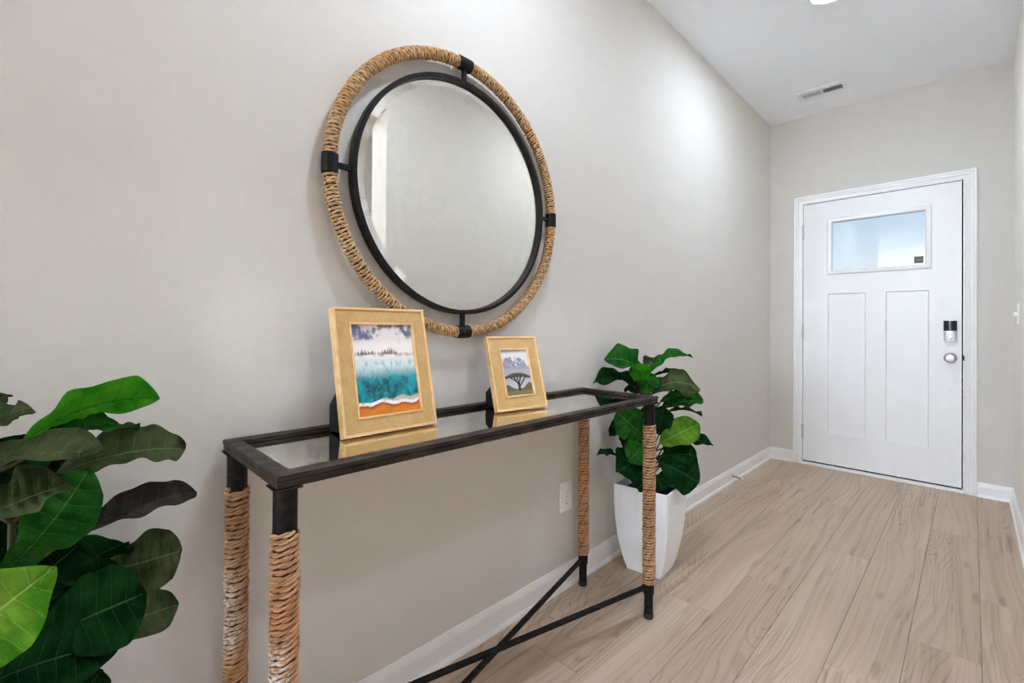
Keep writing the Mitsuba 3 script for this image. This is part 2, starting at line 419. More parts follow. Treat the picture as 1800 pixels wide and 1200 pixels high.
leaf_mat('mat_leaf_deep', lin(9, 36, 16), lin(27, 66, 29), lin(58, 96, 50), 0.25, 0.40)  # deep green, with the shade inside the plant put into it
leaf_mat('mat_leaf_mid', lin(20, 70, 22), lin(54, 110, 42), lin(88, 136, 68), 0.45, 0.40)
leaf_mat('mat_leaf_bright', lin(34, 120, 22), lin(84, 160, 40), lin(14, 62, 18), 1.0, 0.40)  # light shining through the blade is put into this green
leaf_mat('mat_leaf_lime', lin(66, 128, 30), lin(142, 182, 66), lin(186, 210, 118), 0.8, 0.40)
leaf_mat('mat_leaf_olive', lin(46, 58, 34), lin(92, 98, 66), lin(112, 116, 82), 0.30, 0.40)  # olive green; its paleness also stands for reflected sky
leaf_mat('mat_leaf_dry', lin(44, 41, 37), lin(76, 71, 62), lin(84, 79, 68), 0.25, 0.40)  # dull grey-brown leaves
scene['mat_lens'] = two({'type': 'diffuse', 'reflectance': rgb((0.8, 0.8, 0.8))})

# ------------------------------------------------------------------ the rooms
HALL, DOORWALL, CEIL, OPEN = 1.37, 4.15, 2.74, 1.383
ROOM = dict(x0=-2.6, x1=4.9, y0=-9.0, y1=-1.9)  # unseen living room; its depth keeps the door pane reflection dim

struct('floor')
scene['floor'] = mikit.ply(cat([box(-0.12, 2.73, ROOM['y1'], 4.42, -0.10, -0.005), box(ROOM['x0'] - 0.12, ROOM['x1'] + 0.12, ROOM['y0'] - 0.12, ROOM['y1'], -0.10, -0.005)]), 'mat_slab')
joints = {0: 1.133, 1: 1.730, 2: 2.10, 3: 2.635, 4: 1.729, 5: 2.07, 6: 2.57}
PW, PL = 0.1775, 1.222
rng = random.Random(4)
for i in range(-1, 14):
    x0, x1 = max(0.145 + PW * i, 0.0), min(0.145 + PW * (i + 1), 2.61)
    j0 = joints.get(i, 0.3 + rng.random() * 1.2)
    k0 = math.floor((-1.9 - j0) / PL)
    for k in range(k0, k0 + 7):
        for span in (((-1.9, 4.155),) if i < 7 else ((-1.9, 2.6),)):
            y0, y1 = max(j0 + k * PL, span[0]), min(j0 + (k + 1) * PL, span[1])
            if y1 - y0 < 0.02:
                continue
            e, g = 0.0012, 0.0004                  # bevel and half joint
            a0, a1, b0, b1 = x0 + g, x1 - g, y0 + g, y1 - g
            v = np.array([[a0, b0, -.005], [a1, b0, -.005], [a1, b1, -.005], [a0, b1, -.005], [a0, b0, -e], [a1, b0, -e], [a1, b1, -e], [a0, b1, -e],
                          [a0 + e, b0 + e, 0], [a1 - e, b0 + e, 0], [a1 - e, b1 - e, 0], [a0 + e, b1 - e, 0]])
            f = [[s + t, s + (t + 1) % 4, s + 4 + (t + 1) % 4, s + 4 + t] for s in (0, 4) for t in range(4)] + [[8, 9, 10, 11]]
            pid, qid = rng.randrange(1, 60), rng.randrange(1, 60)
            uv = np.stack([v[:, 0] - x0 + 0.5 + pid * 10, v[:, 1] - y0 + 0.5 + qid * 10], 1)
            add('plank', (v, f), 'mat_plank', parent='floor', uv=uv)

struct('ceiling')
scene['ceiling'] = mikit.ply(cat([box(-0.12, 2.73, ROOM['y1'], 4.42, CEIL, CEIL + 0.10), box(ROOM['x0'] - 0.12, ROOM['x1'] + 0.12, ROOM['y0'] - 0.12, ROOM['y1'], CEIL, CEIL + 0.10)]), 'mat_ceiling')
struct('wall_left')
scene['wall_left'] = mikit.ply(box(-0.12, 0, ROOM['y1'], DOORWALL, 0, CEIL), 'mat_wall')
struct('wall_right')
scene['wall_right'] = mikit.ply(cat([box(HALL, 1.546, OPEN, DOORWALL, 0, CEIL), box(HALL, 1.546, ROOM['y1'], OPEN, 2.36, CEIL)]), 'mat_wall')
DX0, DX1, DZ = 0.226, 1.152, 2.050               # the opening in the front wall
struct('wall_front')
scene['wall_front'] = mikit.ply(cat([box(-0.12, DX0, DOORWALL, DOORWALL + 0.16, 0, CEIL), box(DX1, 1.546, DOORWALL, DOORWALL + 0.16, 0, CEIL), box(DX0, DX1, DOORWALL, DOORWALL + 0.16, DZ, CEIL)]), 'mat_wall')
struct('wall_side')
scene['wall_side'] = mikit.ply(cat([box(2.61, 2.73, ROOM['y1'], 1.36, 0, CEIL), box(2.61, 2.73, 2.20, 2.72, 0, CEIL), box(2.61, 2.73, 1.36, 2.20, 2.07, CEIL)]), 'mat_wall')
struct('wall_end')
scene['wall_end'] = mikit.ply(box(1.546, 2.61, 2.60, 2.72, 0, CEIL), 'mat_wall')
R = ROOM
struct('wall_unseen_living')
WIN = [(-1.6, -0.2), (0.5, 1.9), (2.6, 4.0)]  # windows out of view, letting in skylight from behind
ys = (R['y0'] - 0.12, R['y0'])
bits = [box(R['x0'] - 0.12, R['x0'], R['y0'] - .12, R['y1'] + .12, 0, CEIL), box(R['x1'], R['x1'] + .12, R['y0'] - .12, R['y1'] + .12, 0, CEIL),
        box(R['x0'], -0.12, R['y1'], R['y1'] + .12, 0, CEIL), box(2.73, R['x1'], R['y1'], R['y1'] + .12, 0, CEIL),
        box(R['x0'], R['x1'], *ys, 0, 0.75), box(R['x0'], R['x1'], *ys, 2.25, CEIL)]
edges = [R['x0']] + [e for w in WIN for e in w] + [R['x1']]
bits += [box(edges[k], edges[k + 1], *ys, 0.75, 2.25) for k in range(0, len(edges), 2)]
scene['wall_unseen_living'] = mikit.ply(cat(bits), 'mat_wall')
for k, (a, b) in enumerate(WIN):
    w = struct(f'window_{k + 1}')
    fr = [cbox(a, b, ys[0], ys[1] + .02, z, z + .06) for z in (0.75, 1.47, 2.19)] + [cbox(x, x + .06, ys[0], ys[1] + .015, 0.75, 2.25) for x in (a, b - .06)]
    scene[w] = mikit.ply(cat(fr), 'mat_trim')
    add('pane', box(a + .05, b - .05, ys[0] + .05, ys[0] + .0505, 0.80, 2.20), 'mat_pane', parent=w)

# ------------------------------------------------------------------ baseboards
BASE = [(0, 0), (0.019, 0), (0.019, 0.006), (0.0165, 0.013), (0.0125, 0.0175), (0.0115, 0.019), (0.0115, 0.066), (0.0105, 0.070), (0.0095, 0.076), (0.0070, 0.081), (0.0055, 0.0875), (0.0035, 0.0925), (0, 0.0925)]


def baseboard(name, path, na):
    struct(name)
    scene[name] = mikit.ply(sweep(BASE, path, na, [(0, 0, 1)] * len(path)), 'mat_trim', smooth=25)


baseboard('baseboard_left', [(0, ROOM['y1'], 0), (0, DOORWALL, 0)], [(1, 0, 0), (1, -1, 0)])
CX0, CX1, CZ, CW = 0.173, 1.211, 2.1035, 0.0565   # outer edges of the door casing
struct('baseboard_front')
scene['baseboard_front'] = mikit.ply(cat([sweep(BASE, [(0, DOORWALL, 0), (CX0, DOORWALL, 0)], [(1, -1, 0), (0, -1, 0)], [(0, 0, 1)] * 2),
                                          sweep(BASE, [(CX1, DOORWALL, 0), (HALL, DOORWALL, 0)], [(0, -1, 0), (-1, -1, 0)], [(0, 0, 1)] * 2)]), 'mat_trim', smooth=25)
baseboard('baseboard_right', [(HALL, DOORWALL, 0), (HALL, OPEN, 0), (1.546, OPEN, 0)], [(-1, -1, 0), (-1, -1, 0), (0, -1, 0)])

baseboard('baseboard_end', [(1.546, OPEN, 0), (1.546, 2.60, 0), (2.61, 2.60, 0), (2.61, 2.262, 0)], [(1, 0, 0), (1, -1, 0), (-1, -1, 0), (-1, 0, 0)])
baseboard('baseboard_side', [(2.61, 1.298, 0), (2.61, ROOM['y1'], 0)], [(-1, 0, 0), (-1, 0, 0)])

# ------------------------------------------------------------------ entrance door
CASING = [(0, 0), (0, 0.017), (0.006, 0.019), (0.014, 0.0175), (0.018, 0.0145), (0.022, 0.0155), (0.030, 0.0145), (0.034, 0.0115), (0.038, 0.0125), (0.046, 0.0110), (0.051, 0.0085), (0.0565, 0.0075), (0.0565, 0)]


def casing(x0, x1, z1, y, out):
    """Moulding around an opening in a wall of constant y; a runs inward from the outer edge, b out of the wall."""
    return sweep(CASING, [(x0, y, 0.001), (x0, y, z1), (x1, y, z1), (x1, y, 0.001)], [(1, 0, 0), (1, 0, -1), (-1, 0, -1), (-1, 0, 0)], [(0, out, 0)] * 4)


struct('trim_1', 'white moulded casing around the entrance door')
scene['trim_1'] = mikit.ply(casing(CX0, CX1, CZ, DOORWALL, -1), 'mat_trim', smooth=20)
d1 = struct('door_1', 'white craftsman entrance door with a high wide window pane')
JX0, JX1, JZ = 0.2345, 1.1455, 2.0415               # inside of the jambs
scene['door_1__jamb'] = mikit.ply(cat([box(DX0, JX0, DOORWALL - .001, DOORWALL + .16, 0, DZ), box(JX1, DX1, DOORWALL - .001, DOORWALL + .16, 0, DZ), box(JX0, JX1, DOORWALL - .001, DOORWALL + .16, JZ, DZ)]), 'mat_trim')
scene['door_1__weatherstrip'] = mikit.ply(cat([box(JX0, JX0 + .014, DOORWALL + .05, DOORWALL + .062, 0.02, JZ), box(JX1 - .014, JX1, DOORWALL + .05, DOORWALL + .062, 0.02, JZ),
                                               box(JX0 + .014, JX1 - .014, DOORWALL + .05, DOORWALL + .062, JZ - .014, JZ)]), 'mat_rubber')
labels['door_1__weatherstrip'] = {'label': 'black weatherstrip in the gap round the door'}
SX0, SX1, SZ0, SZ1, SY = 0.2375, 1.1395, 0.032, 2.0375, DOORWALL + 0.003   # the slab
SB = SY + 0.044
GX0, GX1, GZ0, GZ1 = 0.424, 0.964, 1.499, 1.877     # lite opening
PANELS = [(0.4015, 0.6345, 0.262, 1.331), (0.7495, 0.9795, 0.262, 1.331)]
import manifold3d as m3


def mbox(x0, x1, y0, y1, z0, z1):
    return m3.Manifold.cube([x1 - x0, y1 - y0, z1 - z0]).translate([x0, y0, z0])


slab = mbox(SX0, SX1, SY, SB, SZ0, SZ1) - mbox(GX0, GX1, SY - .1, SB + .1, GZ0, GZ1)
for a in PANELS:
    slab -= mbox(a[0], a[1], SY - .1, SY + .0085, a[2], a[3])
scene['door_1__slab'] = mikit.ply(slab, 'mat_door')
for a in PANELS:
    x0, x1, z0, z1 = a
    v, b = [], 0.006
    for y, e in ((SY + .0002, 0.0003), (SY + .0065, b)):
        v += [[x0 + e, y, z0 + e], [x1 - e, y, z0 + e], [x1 - e, y, z1 - e], [x0 + e, y, z1 - e]]
    v += [[x0 + .0003, SY + .0084, z0 + .0003], [x1 - .0003, SY + .0084, z0 + .0003], [x1 - .0003, SY + .0084, z1 - .0003], [x0 + .0003, SY + .0084, z1 - .0003]]
    f = [[t, (t + 1) % 4, 4 + (t + 1) % 4, 4 + t] for t in range(4)] + [[4, 5, 6, 7], [11, 10, 9, 8]]
    add('panel', (np.array(v), f), 'mat_door', parent='door_1')
GF = [(0, 0), (0, 0.004), (0.004, 0.010), (0.012, 0.012), (0.026, 0.010), (0.033, 0.005), (0.034, -0.016), (0.0305, -0.016), (0.029, 0)]
GO = 0.0295
ox0, ox1, oz0, oz1 = GX0 - GO, GX1 + GO, GZ0 - GO + .006, GZ1 + GO
scene['door_1__glass_frame'] = mikit.ply(sweep([(a, b) for a, b in GF[:7]] + [(0.0300, -0.016), (0.0296, 0)], [(ox0, SY, oz0), (ox1, SY, oz0), (ox1, SY, oz1), (ox0, SY, oz1), (ox0, SY, oz0)],
                                               [(1, 0, 1), (-1, 0, 1), (-1, 0, -1), (1, 0, -1), (1, 0, 1)], [(0, -1, 0)] * 5), 'mat_trim', smooth=20)
scene['door_1__pane'] = mikit.ply(box(GX0 + .001, GX1 - .001, SY + .020, SY + .0205, GZ0 + .001, GZ1 - .001), 'mat_pane')
# small sticker low in the right corner of the pane
sk = thing('window_sticker', 'small grey square sticker in the lower right corner of the door glass', 'sticker')
add('backing', box(0.9015, 0.9495, SY + .0188, SY + .0196, 1.5195, 1.5665), 'mat_sticker', parent=sk)
scene['mat_sticker'] = two({'type': 'diffuse', 'reflectance': rgb(lin(112, 110, 106))})
scene['mat_sticker_print'] = two({'type': 'diffuse', 'reflectance': rgb(lin(160, 152, 124))})
add('print', cat([box(0.910 + .0065 * k, 0.9145 + .0065 * k, SY + .0182, SY + .0187, 1.538, 1.547 + .002 * (k % 2)) for k in range(5)]), 'mat_sticker_print', parent=sk, label='faint illegible print')
# hinges on the left
for z0, z1 in ((1.770, 1.880), (0.990, 1.092), (0.205, 0.310)):
    h = add('hinge', rod((0.2360, DOORWALL - .006, z0), (0.2360, DOORWALL - .006, z1), 0.0058, 14, .001), 'mat_nickel', smooth=40, parent='door_1')
    add('hinge_leaf', cat([box(0.2295, 0.2355, DOORWALL - .0025, DOORWALL + .004, z0, z1), box(0.2365, 0.2425, DOORWALL - .0008, DOORWALL + .0035, z0, z1)]), 'mat_nickel', parent=h)
# keypad deadbolt
kp = 'door_1__deadbolt'
LY = SY - 0.028
labels[kp] = {'label': 'electronic deadbolt with a glossy black upper half and a nickel thumbturn'}


def bowed(x0, x1, z0, z1, y0, bow, yb, n=12):
    """A plate whose front bows out across x."""
    xs = np.linspace(x0, x1, n + 1); t = np.linspace(-1, 1, n + 1)
    fr = [(x, y0 - bow * (1 - q * q)) for x, q in zip(xs, t)]
    from shapely.geometry import Polygon
    m = trimesh.creation.extrude_polygon(Polygon(fr + [(x1, yb), (x0, yb)]), z1 - z0, engine='earcut')
    m.apply_translation([0, 0, z0])
    return m


add('housing', bowed(1.0535, 1.1165, 0.9900, 1.0560, LY, .006, SY), 'mat_nickel', smooth=25, parent=kp)
add('cover', cat([bowed(1.0535, 1.1165, 1.0565, 1.1210, LY - .0005, .006, SY)]), 'mat_gloss_black', smooth=25, parent=kp, label='glossy black battery cover')
add('turn_plate', lathe([(0, -.004), (.023, -.004), (.0235, 0), (.0215, .0035), (0, .0035)], (1.0845, LY - .0055, 1.0165), (0, -1, 0)), 'mat_nickel', smooth=30, parent=kp)
add('thumbturn', cat([lathe([(0, 0), (.0165, 0), (.0155, .010), (.012, .0125), (0, .013)], (1.0845, LY - .009, 1.0165), (0, -1, 0)),
                      cbox(1.0845, 1.1125, LY - .019, LY - .011, 1.0125, 1.0205, .002)]), 'mat_nickel', smooth=30, parent=kp)
# knob
kb = 'door_1__knob'
labels[kb] = {'label': 'satin nickel door knob'}
add('rosette', lathe([(0, 0), (.0325, 0), (.0325, .003), (.028, .008), (.016, .010), (0, .010)], (1.0855, SY, 0.8780), (0, -1, 0)), 'mat_nickel', smooth=40, parent=kb)
add('grip', lathe([(0, .008), (.0125, .008), (.0120, .026), (.018, .033), (.0275, .040), (.0325, .049), (.0318, .056), (.0265, .062), (.023, .0635), (.0215, .0625), (.012, .0640), (0, .0645)], (1.0855, SY, 0.8780), (0, -1, 0), 40), 'mat_nickel', smooth=40, parent=kb)
add('strike_plate', cat([lathe([(0, 0), (.012, 0), (.012, .0015), (0, .0015)], (JX1 - .0002, DOORWALL + .001, 0.8780), (-1, 0, 0), 20), box(JX1 - .002, JX1 - .0004, DOORWALL - .0045, DOORWALL + .03, .855, .901),
                         cbox(JX1 - .001, JX1 + .006, DOORWALL - .0085, DOORWALL - .0012, .862, .894, .002)]), 'mat_rubber', parent='door_1', label='dark metal strike plate')
add('bolt_cap', lathe([(0, 0), (.0058, 0), (.0055, .002), (.003, .003), (0, .0032)], (1.0820, SY, 0.6610), (0, -1, 0), 18), 'mat_nickel', smooth=40, parent='door_1', label='small round metal stud')
scene['door_1__sweep'] = mikit.ply(box(SX0, SX1, SY + .006, SB, 0.0225, SZ0), 'mat_rubber')
struct('trim_2', 'white threshold under the entrance door')
scene['trim_2'] = mikit.ply(cat([cbox(DX0 - .0, DX1 + .0, DOORWALL - .016, DOORWALL + .17, 0.0, 0.0215, .003)]), 'mat_trim')

# ------------------------------------------------------------------ white door in the side passage, seen in the mirror
struct('trim_3', 'white casing of the side passage door')
cs = casing(-2.257, -1.303, 2.1265, 0, -1)
cs.apply_transform(np.array([[0, 1, 0, 2.61], [-1, 0, 0, 0], [0, 0, 1, 0], [0, 0, 0, 1.0]]))
scene['trim_3'] = mikit.ply(cs, 'mat_trim', smooth=20)
struct('door_2', 'white panelled door in the side passage')
s2 = mbox(2.615, 2.655, 1.365, 2.195, 0.012, 2.065)
for z0, z1 in ((0.25, 0.95), (1.12, 1.9)):
    for y0, y1 in ((1.48, 1.72), (1.84, 2.08)):
        s2 -= mbox(2.60, 2.623, y0, y1, z0, z1)
scene['door_2'] = mikit.ply(s2, 'mat_door')

# ------------------------------------------------------------------ ceiling lights
for k, (x, y, dim, share) in enumerate(LAMPS):
    lab = ['round white surface mounted downlight glowing on the hall ceiling', 'second downlight on the hall ceiling, above the console table, outside the picture',
           'unseen downlight on the side passage ceiling, lighting the left wall', 'unseen downlight on the side passage ceiling, lighting the wall from behind the camera'][k]
    L = thing('ceiling_light', lab, 'light')
    add('trim_ring', lathe([(.079, .0180), (.0815, .0205), (.086, .0195), (.0935, .010), (.0960, 0), (.079, 0), (.079, .0180)], (x, y, CEIL), (0, 0, -1), 40), 'mat_trim', smooth=40, parent=L)
    key = add('lens', lathe([(.0785, .004), (.0785, .019), (.070, .0215), (.045, .0235), (0, .0245)], (x, y, CEIL), (0, 0, -1), 40), 'mat_lens', parent=L, label='glowing lens')
    scene[key]['emitter'] = {'type': 'area', 'radiance': rgb(LAMP * dim * WHITE), 'sampling_weight': share}

for k, (x, y) in enumerate(FILL_GLOBES):  # globe lamps added out of view as fill light
    g = thing('added_fill_lamp', f'added unseen globe lamp filling the hall from behind the camera, {["first", "second", "third"][k]} from the left', 'pendant lamp')
    add('canopy', lathe([(0, 0), (.06, 0), (.06, .012), (.02, .03), (0, .03)], (x, y, CEIL), (0, 0, -1)), 'mat_iron', smooth=35, parent=g)
    add('rod', rod((x, y, 2.03 + .14), (x, y, CEIL - .02), .006, 12), 'mat_iron', smooth=35, parent=g)
    sp = trimesh.creation.icosphere(3, 0.15); sp.apply_translation([x, y, 2.03])
    key = add('globe', sp, 'mat_lens', smooth=True, parent=g)
    scene[key]['emitter'] = {'type': 'area', 'radiance': rgb(FILL_RADIANCE * WHITE)}

# ------------------------------------------------------------------ ceiling vent
vt = thing('ceiling_vent', 'white metal air register with fine slats on the ceiling near the entrance door', 'vent')
vx0, vx1, vy0, vy1, zc = 0.287, 0.581, 3.708, 3.846, CEIL
ix0, ix1, iy0, iy1, xm = 0.314, 0.554, 3.745, 3.820, 0.434
vf = mbox(vx0, vx1, vy0, vy1, zc - .0060, zc - .0002) - mbox(ix0, ix1, iy0, iy1, zc - .1, zc + .1)
vf += mbox(xm - .003, xm + .003, iy0, iy1, zc - .0060, zc - .0002)
lip = m3.Manifold.hull_points(np.array([[x, y, z] for x, y, z in [(vx0, vy0, zc - .003), (vx1, vy0, zc - .003), (vx1, vy1, zc - .003), (vx0, vy1, zc - .003), (vx0 + .012, vy0 + .012, zc - .0085), (vx1 - .012, vy0 + .012, zc - .0085), (vx1 - .012, vy1 - .012, zc - .0085), (vx0 + .012, vy1 - .012, zc - .0085)]]))
vf += lip - mbox(ix0, ix1, iy0, iy1, zc - .1, zc + .1)
vf += mbox(xm - .003, xm + .003, iy0, iy1, zc - .0085, zc - .0002)
add('frame', vf, 'mat_vent', parent=vt)
add('shade_sheet', box(ix0 + .001, ix1 - .001, iy0 + .001, iy1 - .001, zc - .0018, zc - .0004), 'mat_dark', parent=vt, label='dark sheet standing for the shade behind the slats')  # thin black sheet in place of the shade above the slats
for s, (a, b) in ((1, (ix0, xm - .003)), (-1, (xm + .003, ix1))):
    for k in range(13):
        x = a + (b - a) * (k + 0.5) / 13
        q = np.array([[-.0026 * s, -.0024], [-.0019 * s, -.0031], [.0026 * s, .0024], [.0019 * s, .0031]])
        v = np.array([[x + px_, yy, zc - .0052 + pz] for yy in (iy0 + .0005, iy1 - .0005) for px_, pz in q])
        add('slat', trimesh.Trimesh(v).convex_hull, 'mat_vent', parent=vt)
for x in (vx0 + .012, vx1 - .012):
    add('screw', lathe([(0, 0), (.0032, 0), (.0028, .0012), (0, .0016)], (x, 3.782, zc - .0085), (0, 0, -1), 12), 'mat_nickel', parent=vt)

# ------------------------------------------------------------------ rope
def rope_wrap(core, U, Wv, R, pitch, rr, seed, n=18, sides=6, ply_r=0.0027, ply_off=0.0025, ply_pitch=0.044):
    """Rope of two twisted plies wound round a core. core(t) -> points, U(t), Wv(t) -> unit vectors across the core; t in metres along it."""
    def build(t0, t1):
        turns = (t1 - t0) / pitch
        m = int(turns * n)
        th = np.linspace(0, turns * 2 * np.pi, m)
        t = t0 + (t1 - t0) * np.linspace(0, 1, m)
        rs = np.random.RandomState(seed)
        jit = np.interp(th, np.linspace(0, th[-1], int(turns * 3) + 2), rs.normal(0, 1, int(turns * 3) + 2))
        c, u, w = core(t + pitch * 0.10 * jit), U(t), Wv(t)
        rad = np.cos(th)[:, None] * u + np.sin(th)[:, None] * w
        P = c + (R + 0.0003 * np.roll(jit, 7))[:, None] * rad
        tg = np.gradient(P, axis=0); tg /= np.linalg.norm(tg, axis=1, keepdims=True)
        ax = np.cross(tg, rad); ax /= np.linalg.norm(ax, axis=1, keepdims=True)
        s = np.concatenate([[0], np.cumsum(np.linalg.norm(np.diff(P, axis=0), axis=1))])
        out, uvs = [], []
        tone = np.interp(th, np.linspace(0, th[-1], int(turns * 2) + 2), rs.uniform(0, 1, int(turns * 2) + 2))
        jp = np.interp(th, np.linspace(0, th[-1], int(turns) + 2), rs.uniform(-.6, .6, int(turns) + 2))
        for k in range(2):
            ph = 2 * np.pi * s / ply_pitch + k * np.pi + jp
            off = np.cos(ph)[:, None] * ax + np.sin(ph)[:, None] * rad * 0.75
            out.append(tube_path(P + ply_off * off, ply_r * (1 + 0.10 * np.roll(jit, k * 5)), sides, U=rad[0]))
            tv = np.concatenate([np.repeat(np.roll(tone, 11 * k), sides), [.5, .5]])
            uvs.append(np.stack([tv * .5 + .5 * k, np.full(len(tv), k + 0.0)], 1))
        return cat(out), np.vstack(uvs)
    return build


# ------------------------------------------------------------------ console table
tb = thing('console_table', 'narrow dark iron console table with mirrored top and rope wrapped legs against the wall', 'table')
TX0, TX1, TY0, TY1, TZ0, TZ1, RW = 0.020, 0.367, 0.2580, 1.5585, 0.7865, 0.8105, 0.0305


def rail(x0, x1, y0, y1):
    m = [cbox(x0, x1, y0, y1, 0.7995, TZ1, .0014), cbox(x0 + .0012, x1 - .0012, y0 + .0012, y1 - .0012, TZ0, 0.7988, .0012)]
    return cat(m)


for b in ((TX0, TX0 + RW, TY0, TY1), (TX1 - RW, TX1, TY0, TY1), (TX0 + RW, TX1 - RW, TY0, TY0 + RW), (TX0 + RW, TX1 - RW, TY1 - RW, TY1)):
    add('top_rail', rail(*b), 'mat_brown_iron', parent=tb)
add('mirror_top', box(TX0 + RW - .002, TX1 - RW + .002, TY0 + RW - .002, TY1 - RW + .002, 0.7935, 0.7985), 'mat_tabletop', parent=tb, label='mirrored glass top')
LEGS = [(0.0455, 0.2805), (0.3435, 0.2805), (0.0455, 1.5365), (0.3435, 1.5365)]
for k, (x, y) in enumerate(LEGS):
    lg = tb + f'__leg' + (f'_{k:03d}' if k else '')
    add('post', lathe([(0, 0.016), (.0150, 0.016), (.0155, .020), (.0155, .088), (.0192, .0895), (.0192, 0.1285), (0, 0.1285)], (x, y, 0), n=28), 'mat_iron', smooth=35, parent=lg)
    add('post', lathe([(0, .700), (.0195, .700), (.0195, TZ0 + .001), (0, TZ0 + .001)], (x, y, 0), n=28), 'mat_iron', smooth=35, parent=lg)
    add('core', rod((x, y, .1285), (x, y, .700), .0182, 24), 'mat_hoop', smooth=35, parent=lg)
    add('foot', lathe([(0, 0), (.0150, 0), (.0172, .003), (.0172, .0165), (.0160, .0185), (0, .0185)], (x, y, 0), n=24), 'mat_rubber', smooth=35, parent=lg)
    core = lambda t, x=x, y=y: np.stack([np.full_like(t, x), np.full_like(t, y), t], 1)
    a0 = 1.3 * k
    U = lambda t, a0=a0: np.tile([math.cos(a0), math.sin(a0), 0], (len(t), 1))
    Wv = lambda t, a0=a0: np.tile([-math.sin(a0), math.cos(a0), 0], (len(t), 1))
    rm, ruv = rope_wrap(core, U, Wv, 0.0203, 0.0102, 0.0050, 11 + k, ply_r=0.0029, ply_off=0.0025)(0.128, 0.708)
    add('rope', rm, 'mat_rope_leg', smooth=True, uv=ruv, parent=lg, label='natural jute rope wrapping')
    # corner plate under the frame
    sx, sy = (1 if x < .2 else -1), (1 if y < 1 else -1)
    ex, ey = (TX0 if sx > 0 else TX1) - sx * .003, (TY0 if sy > 0 else TY1) - sy * .002
    add('corner_plate', cat([cbox(min(ex, ex + sx * .05), max(ex, ex + sx * .05), min(ey, ey + sy * .045), max(ey, ey + sy * .045), TZ0 - .0032, TZ0 - .0003, .0008)]), 'mat_iron', parent=tb)
for (xa, ya), (xb, yb), dz in ((LEGS[0], LEGS[3], 0.0025), (LEGS[1], LEGS[2], -0.0025)):
    a, b = V(xa, ya, 0.113 + dz), V(xb, yb, 0.113 + dz)
    d = (b - a) / np.linalg.norm(b - a)
    add('cross_brace', cat([rod(a + d * .0175, b - d * .0175, 0.0088, 20, .001)]), 'mat_iron', smooth=35, parent=tb)
    for p, s in ((a, 1), (b, -1)):
        add('brace_lug', cat([rod(p + d * s * .012, p + d * s * .028, 0.0112, 18, .002), rod(p + d * s * .0195 - V(0, 0, .022), p + d * s * .0195, 0.006, 12, .003)]), 'mat_iron', smooth=35, parent=tb)

# ------------------------------------------------------------------ round wall mirror
mr = thing('wall_mirror', 'round wall mirror in a black ring inside a larger jute wrapped hoop', 'mirror')
MY, MZ, MRX, HR = 0.9105, 1.4725, 0.030, 0.4275


def circ(ang):
    """Unit vector in the wall's plane; ang from the top towards the entrance door."""
    return np.stack([np.zeros_like(ang), np.sin(ang), np.cos(ang)], -1)


def torus(prof, n=160):
    """prof: (radius, x) closed polygon, revolved about the mirror's axis."""
    a = np.arange(n) * 2 * np.pi / n
    pr = np.asarray(prof, float); k = len(pr)
    v = V(0, MY, MZ) + pr[None, :, :1] * circ(a)[:, None] + pr[None, :, 1:] * V(1, 0, 0)
    i, j = np.meshgrid(np.arange(n), np.arange(k), indexing='ij')
    q = np.stack([i * k + j, i * k + (j + 1) % k, (i + 1) % n * k + (j + 1) % k, (i + 1) % n * k + j], -1).reshape(-1, 4)
    m = trimesh.Trimesh(v.reshape(-1, 3), np.vstack([q[:, [0, 1, 2]], q[:, [0, 2, 3]]]), process=False)
    m.fix_normals()
    return m


add('inner_ring', torus([(.3585, .014), (.3585, .0395), (.3600, .0410), (.3700, .0410), (.3715, .0395), (.3715, .014)]), 'mat_iron', smooth=30, parent=mr, label='black hammered iron ring')
n = 120
a = np.arange(n) * 2 * np.pi / n
rings = [(0.0, .0292), (.336, .0292), (.3590, .0278)]
gv = [V(.0292, MY, MZ)[None]] + [V(x, MY, MZ) + r * circ(a) for r, x in rings[1:]]
j = np.arange(n); j2 = (j + 1) % n
disc = trimesh.Trimesh(np.vstack(gv[:2]), np.stack([np.zeros(n, int), 1 + j2, 1 + j], 1), process=False)
bev = trimesh.Trimesh(np.vstack(gv[1:]), np.vstack([np.stack([j, j2, n + j2], 1), np.stack([j, n + j2, n + j], 1)]), process=False)
bev.invert() if bev.face_normals[:, 0].mean() < 0 else None
disc.invert() if disc.face_normals[:, 0].mean() < 0 else None
gl = add('glass', disc, 'mat_silver', parent=mr, label='clear mirror glass')
add('bevel', bev, 'mat_silver', smooth=True, parent=gl, label='bevelled glass edge')
add('back_board', lathe([(0, 0), (.3584, 0), (.3584, .009), (0, .009)], (.014, MY, MZ), (1, 0, 0), 80), 'mat_black_card', parent=mr)
hw = 0.056                                             # half-angle of a sleeve
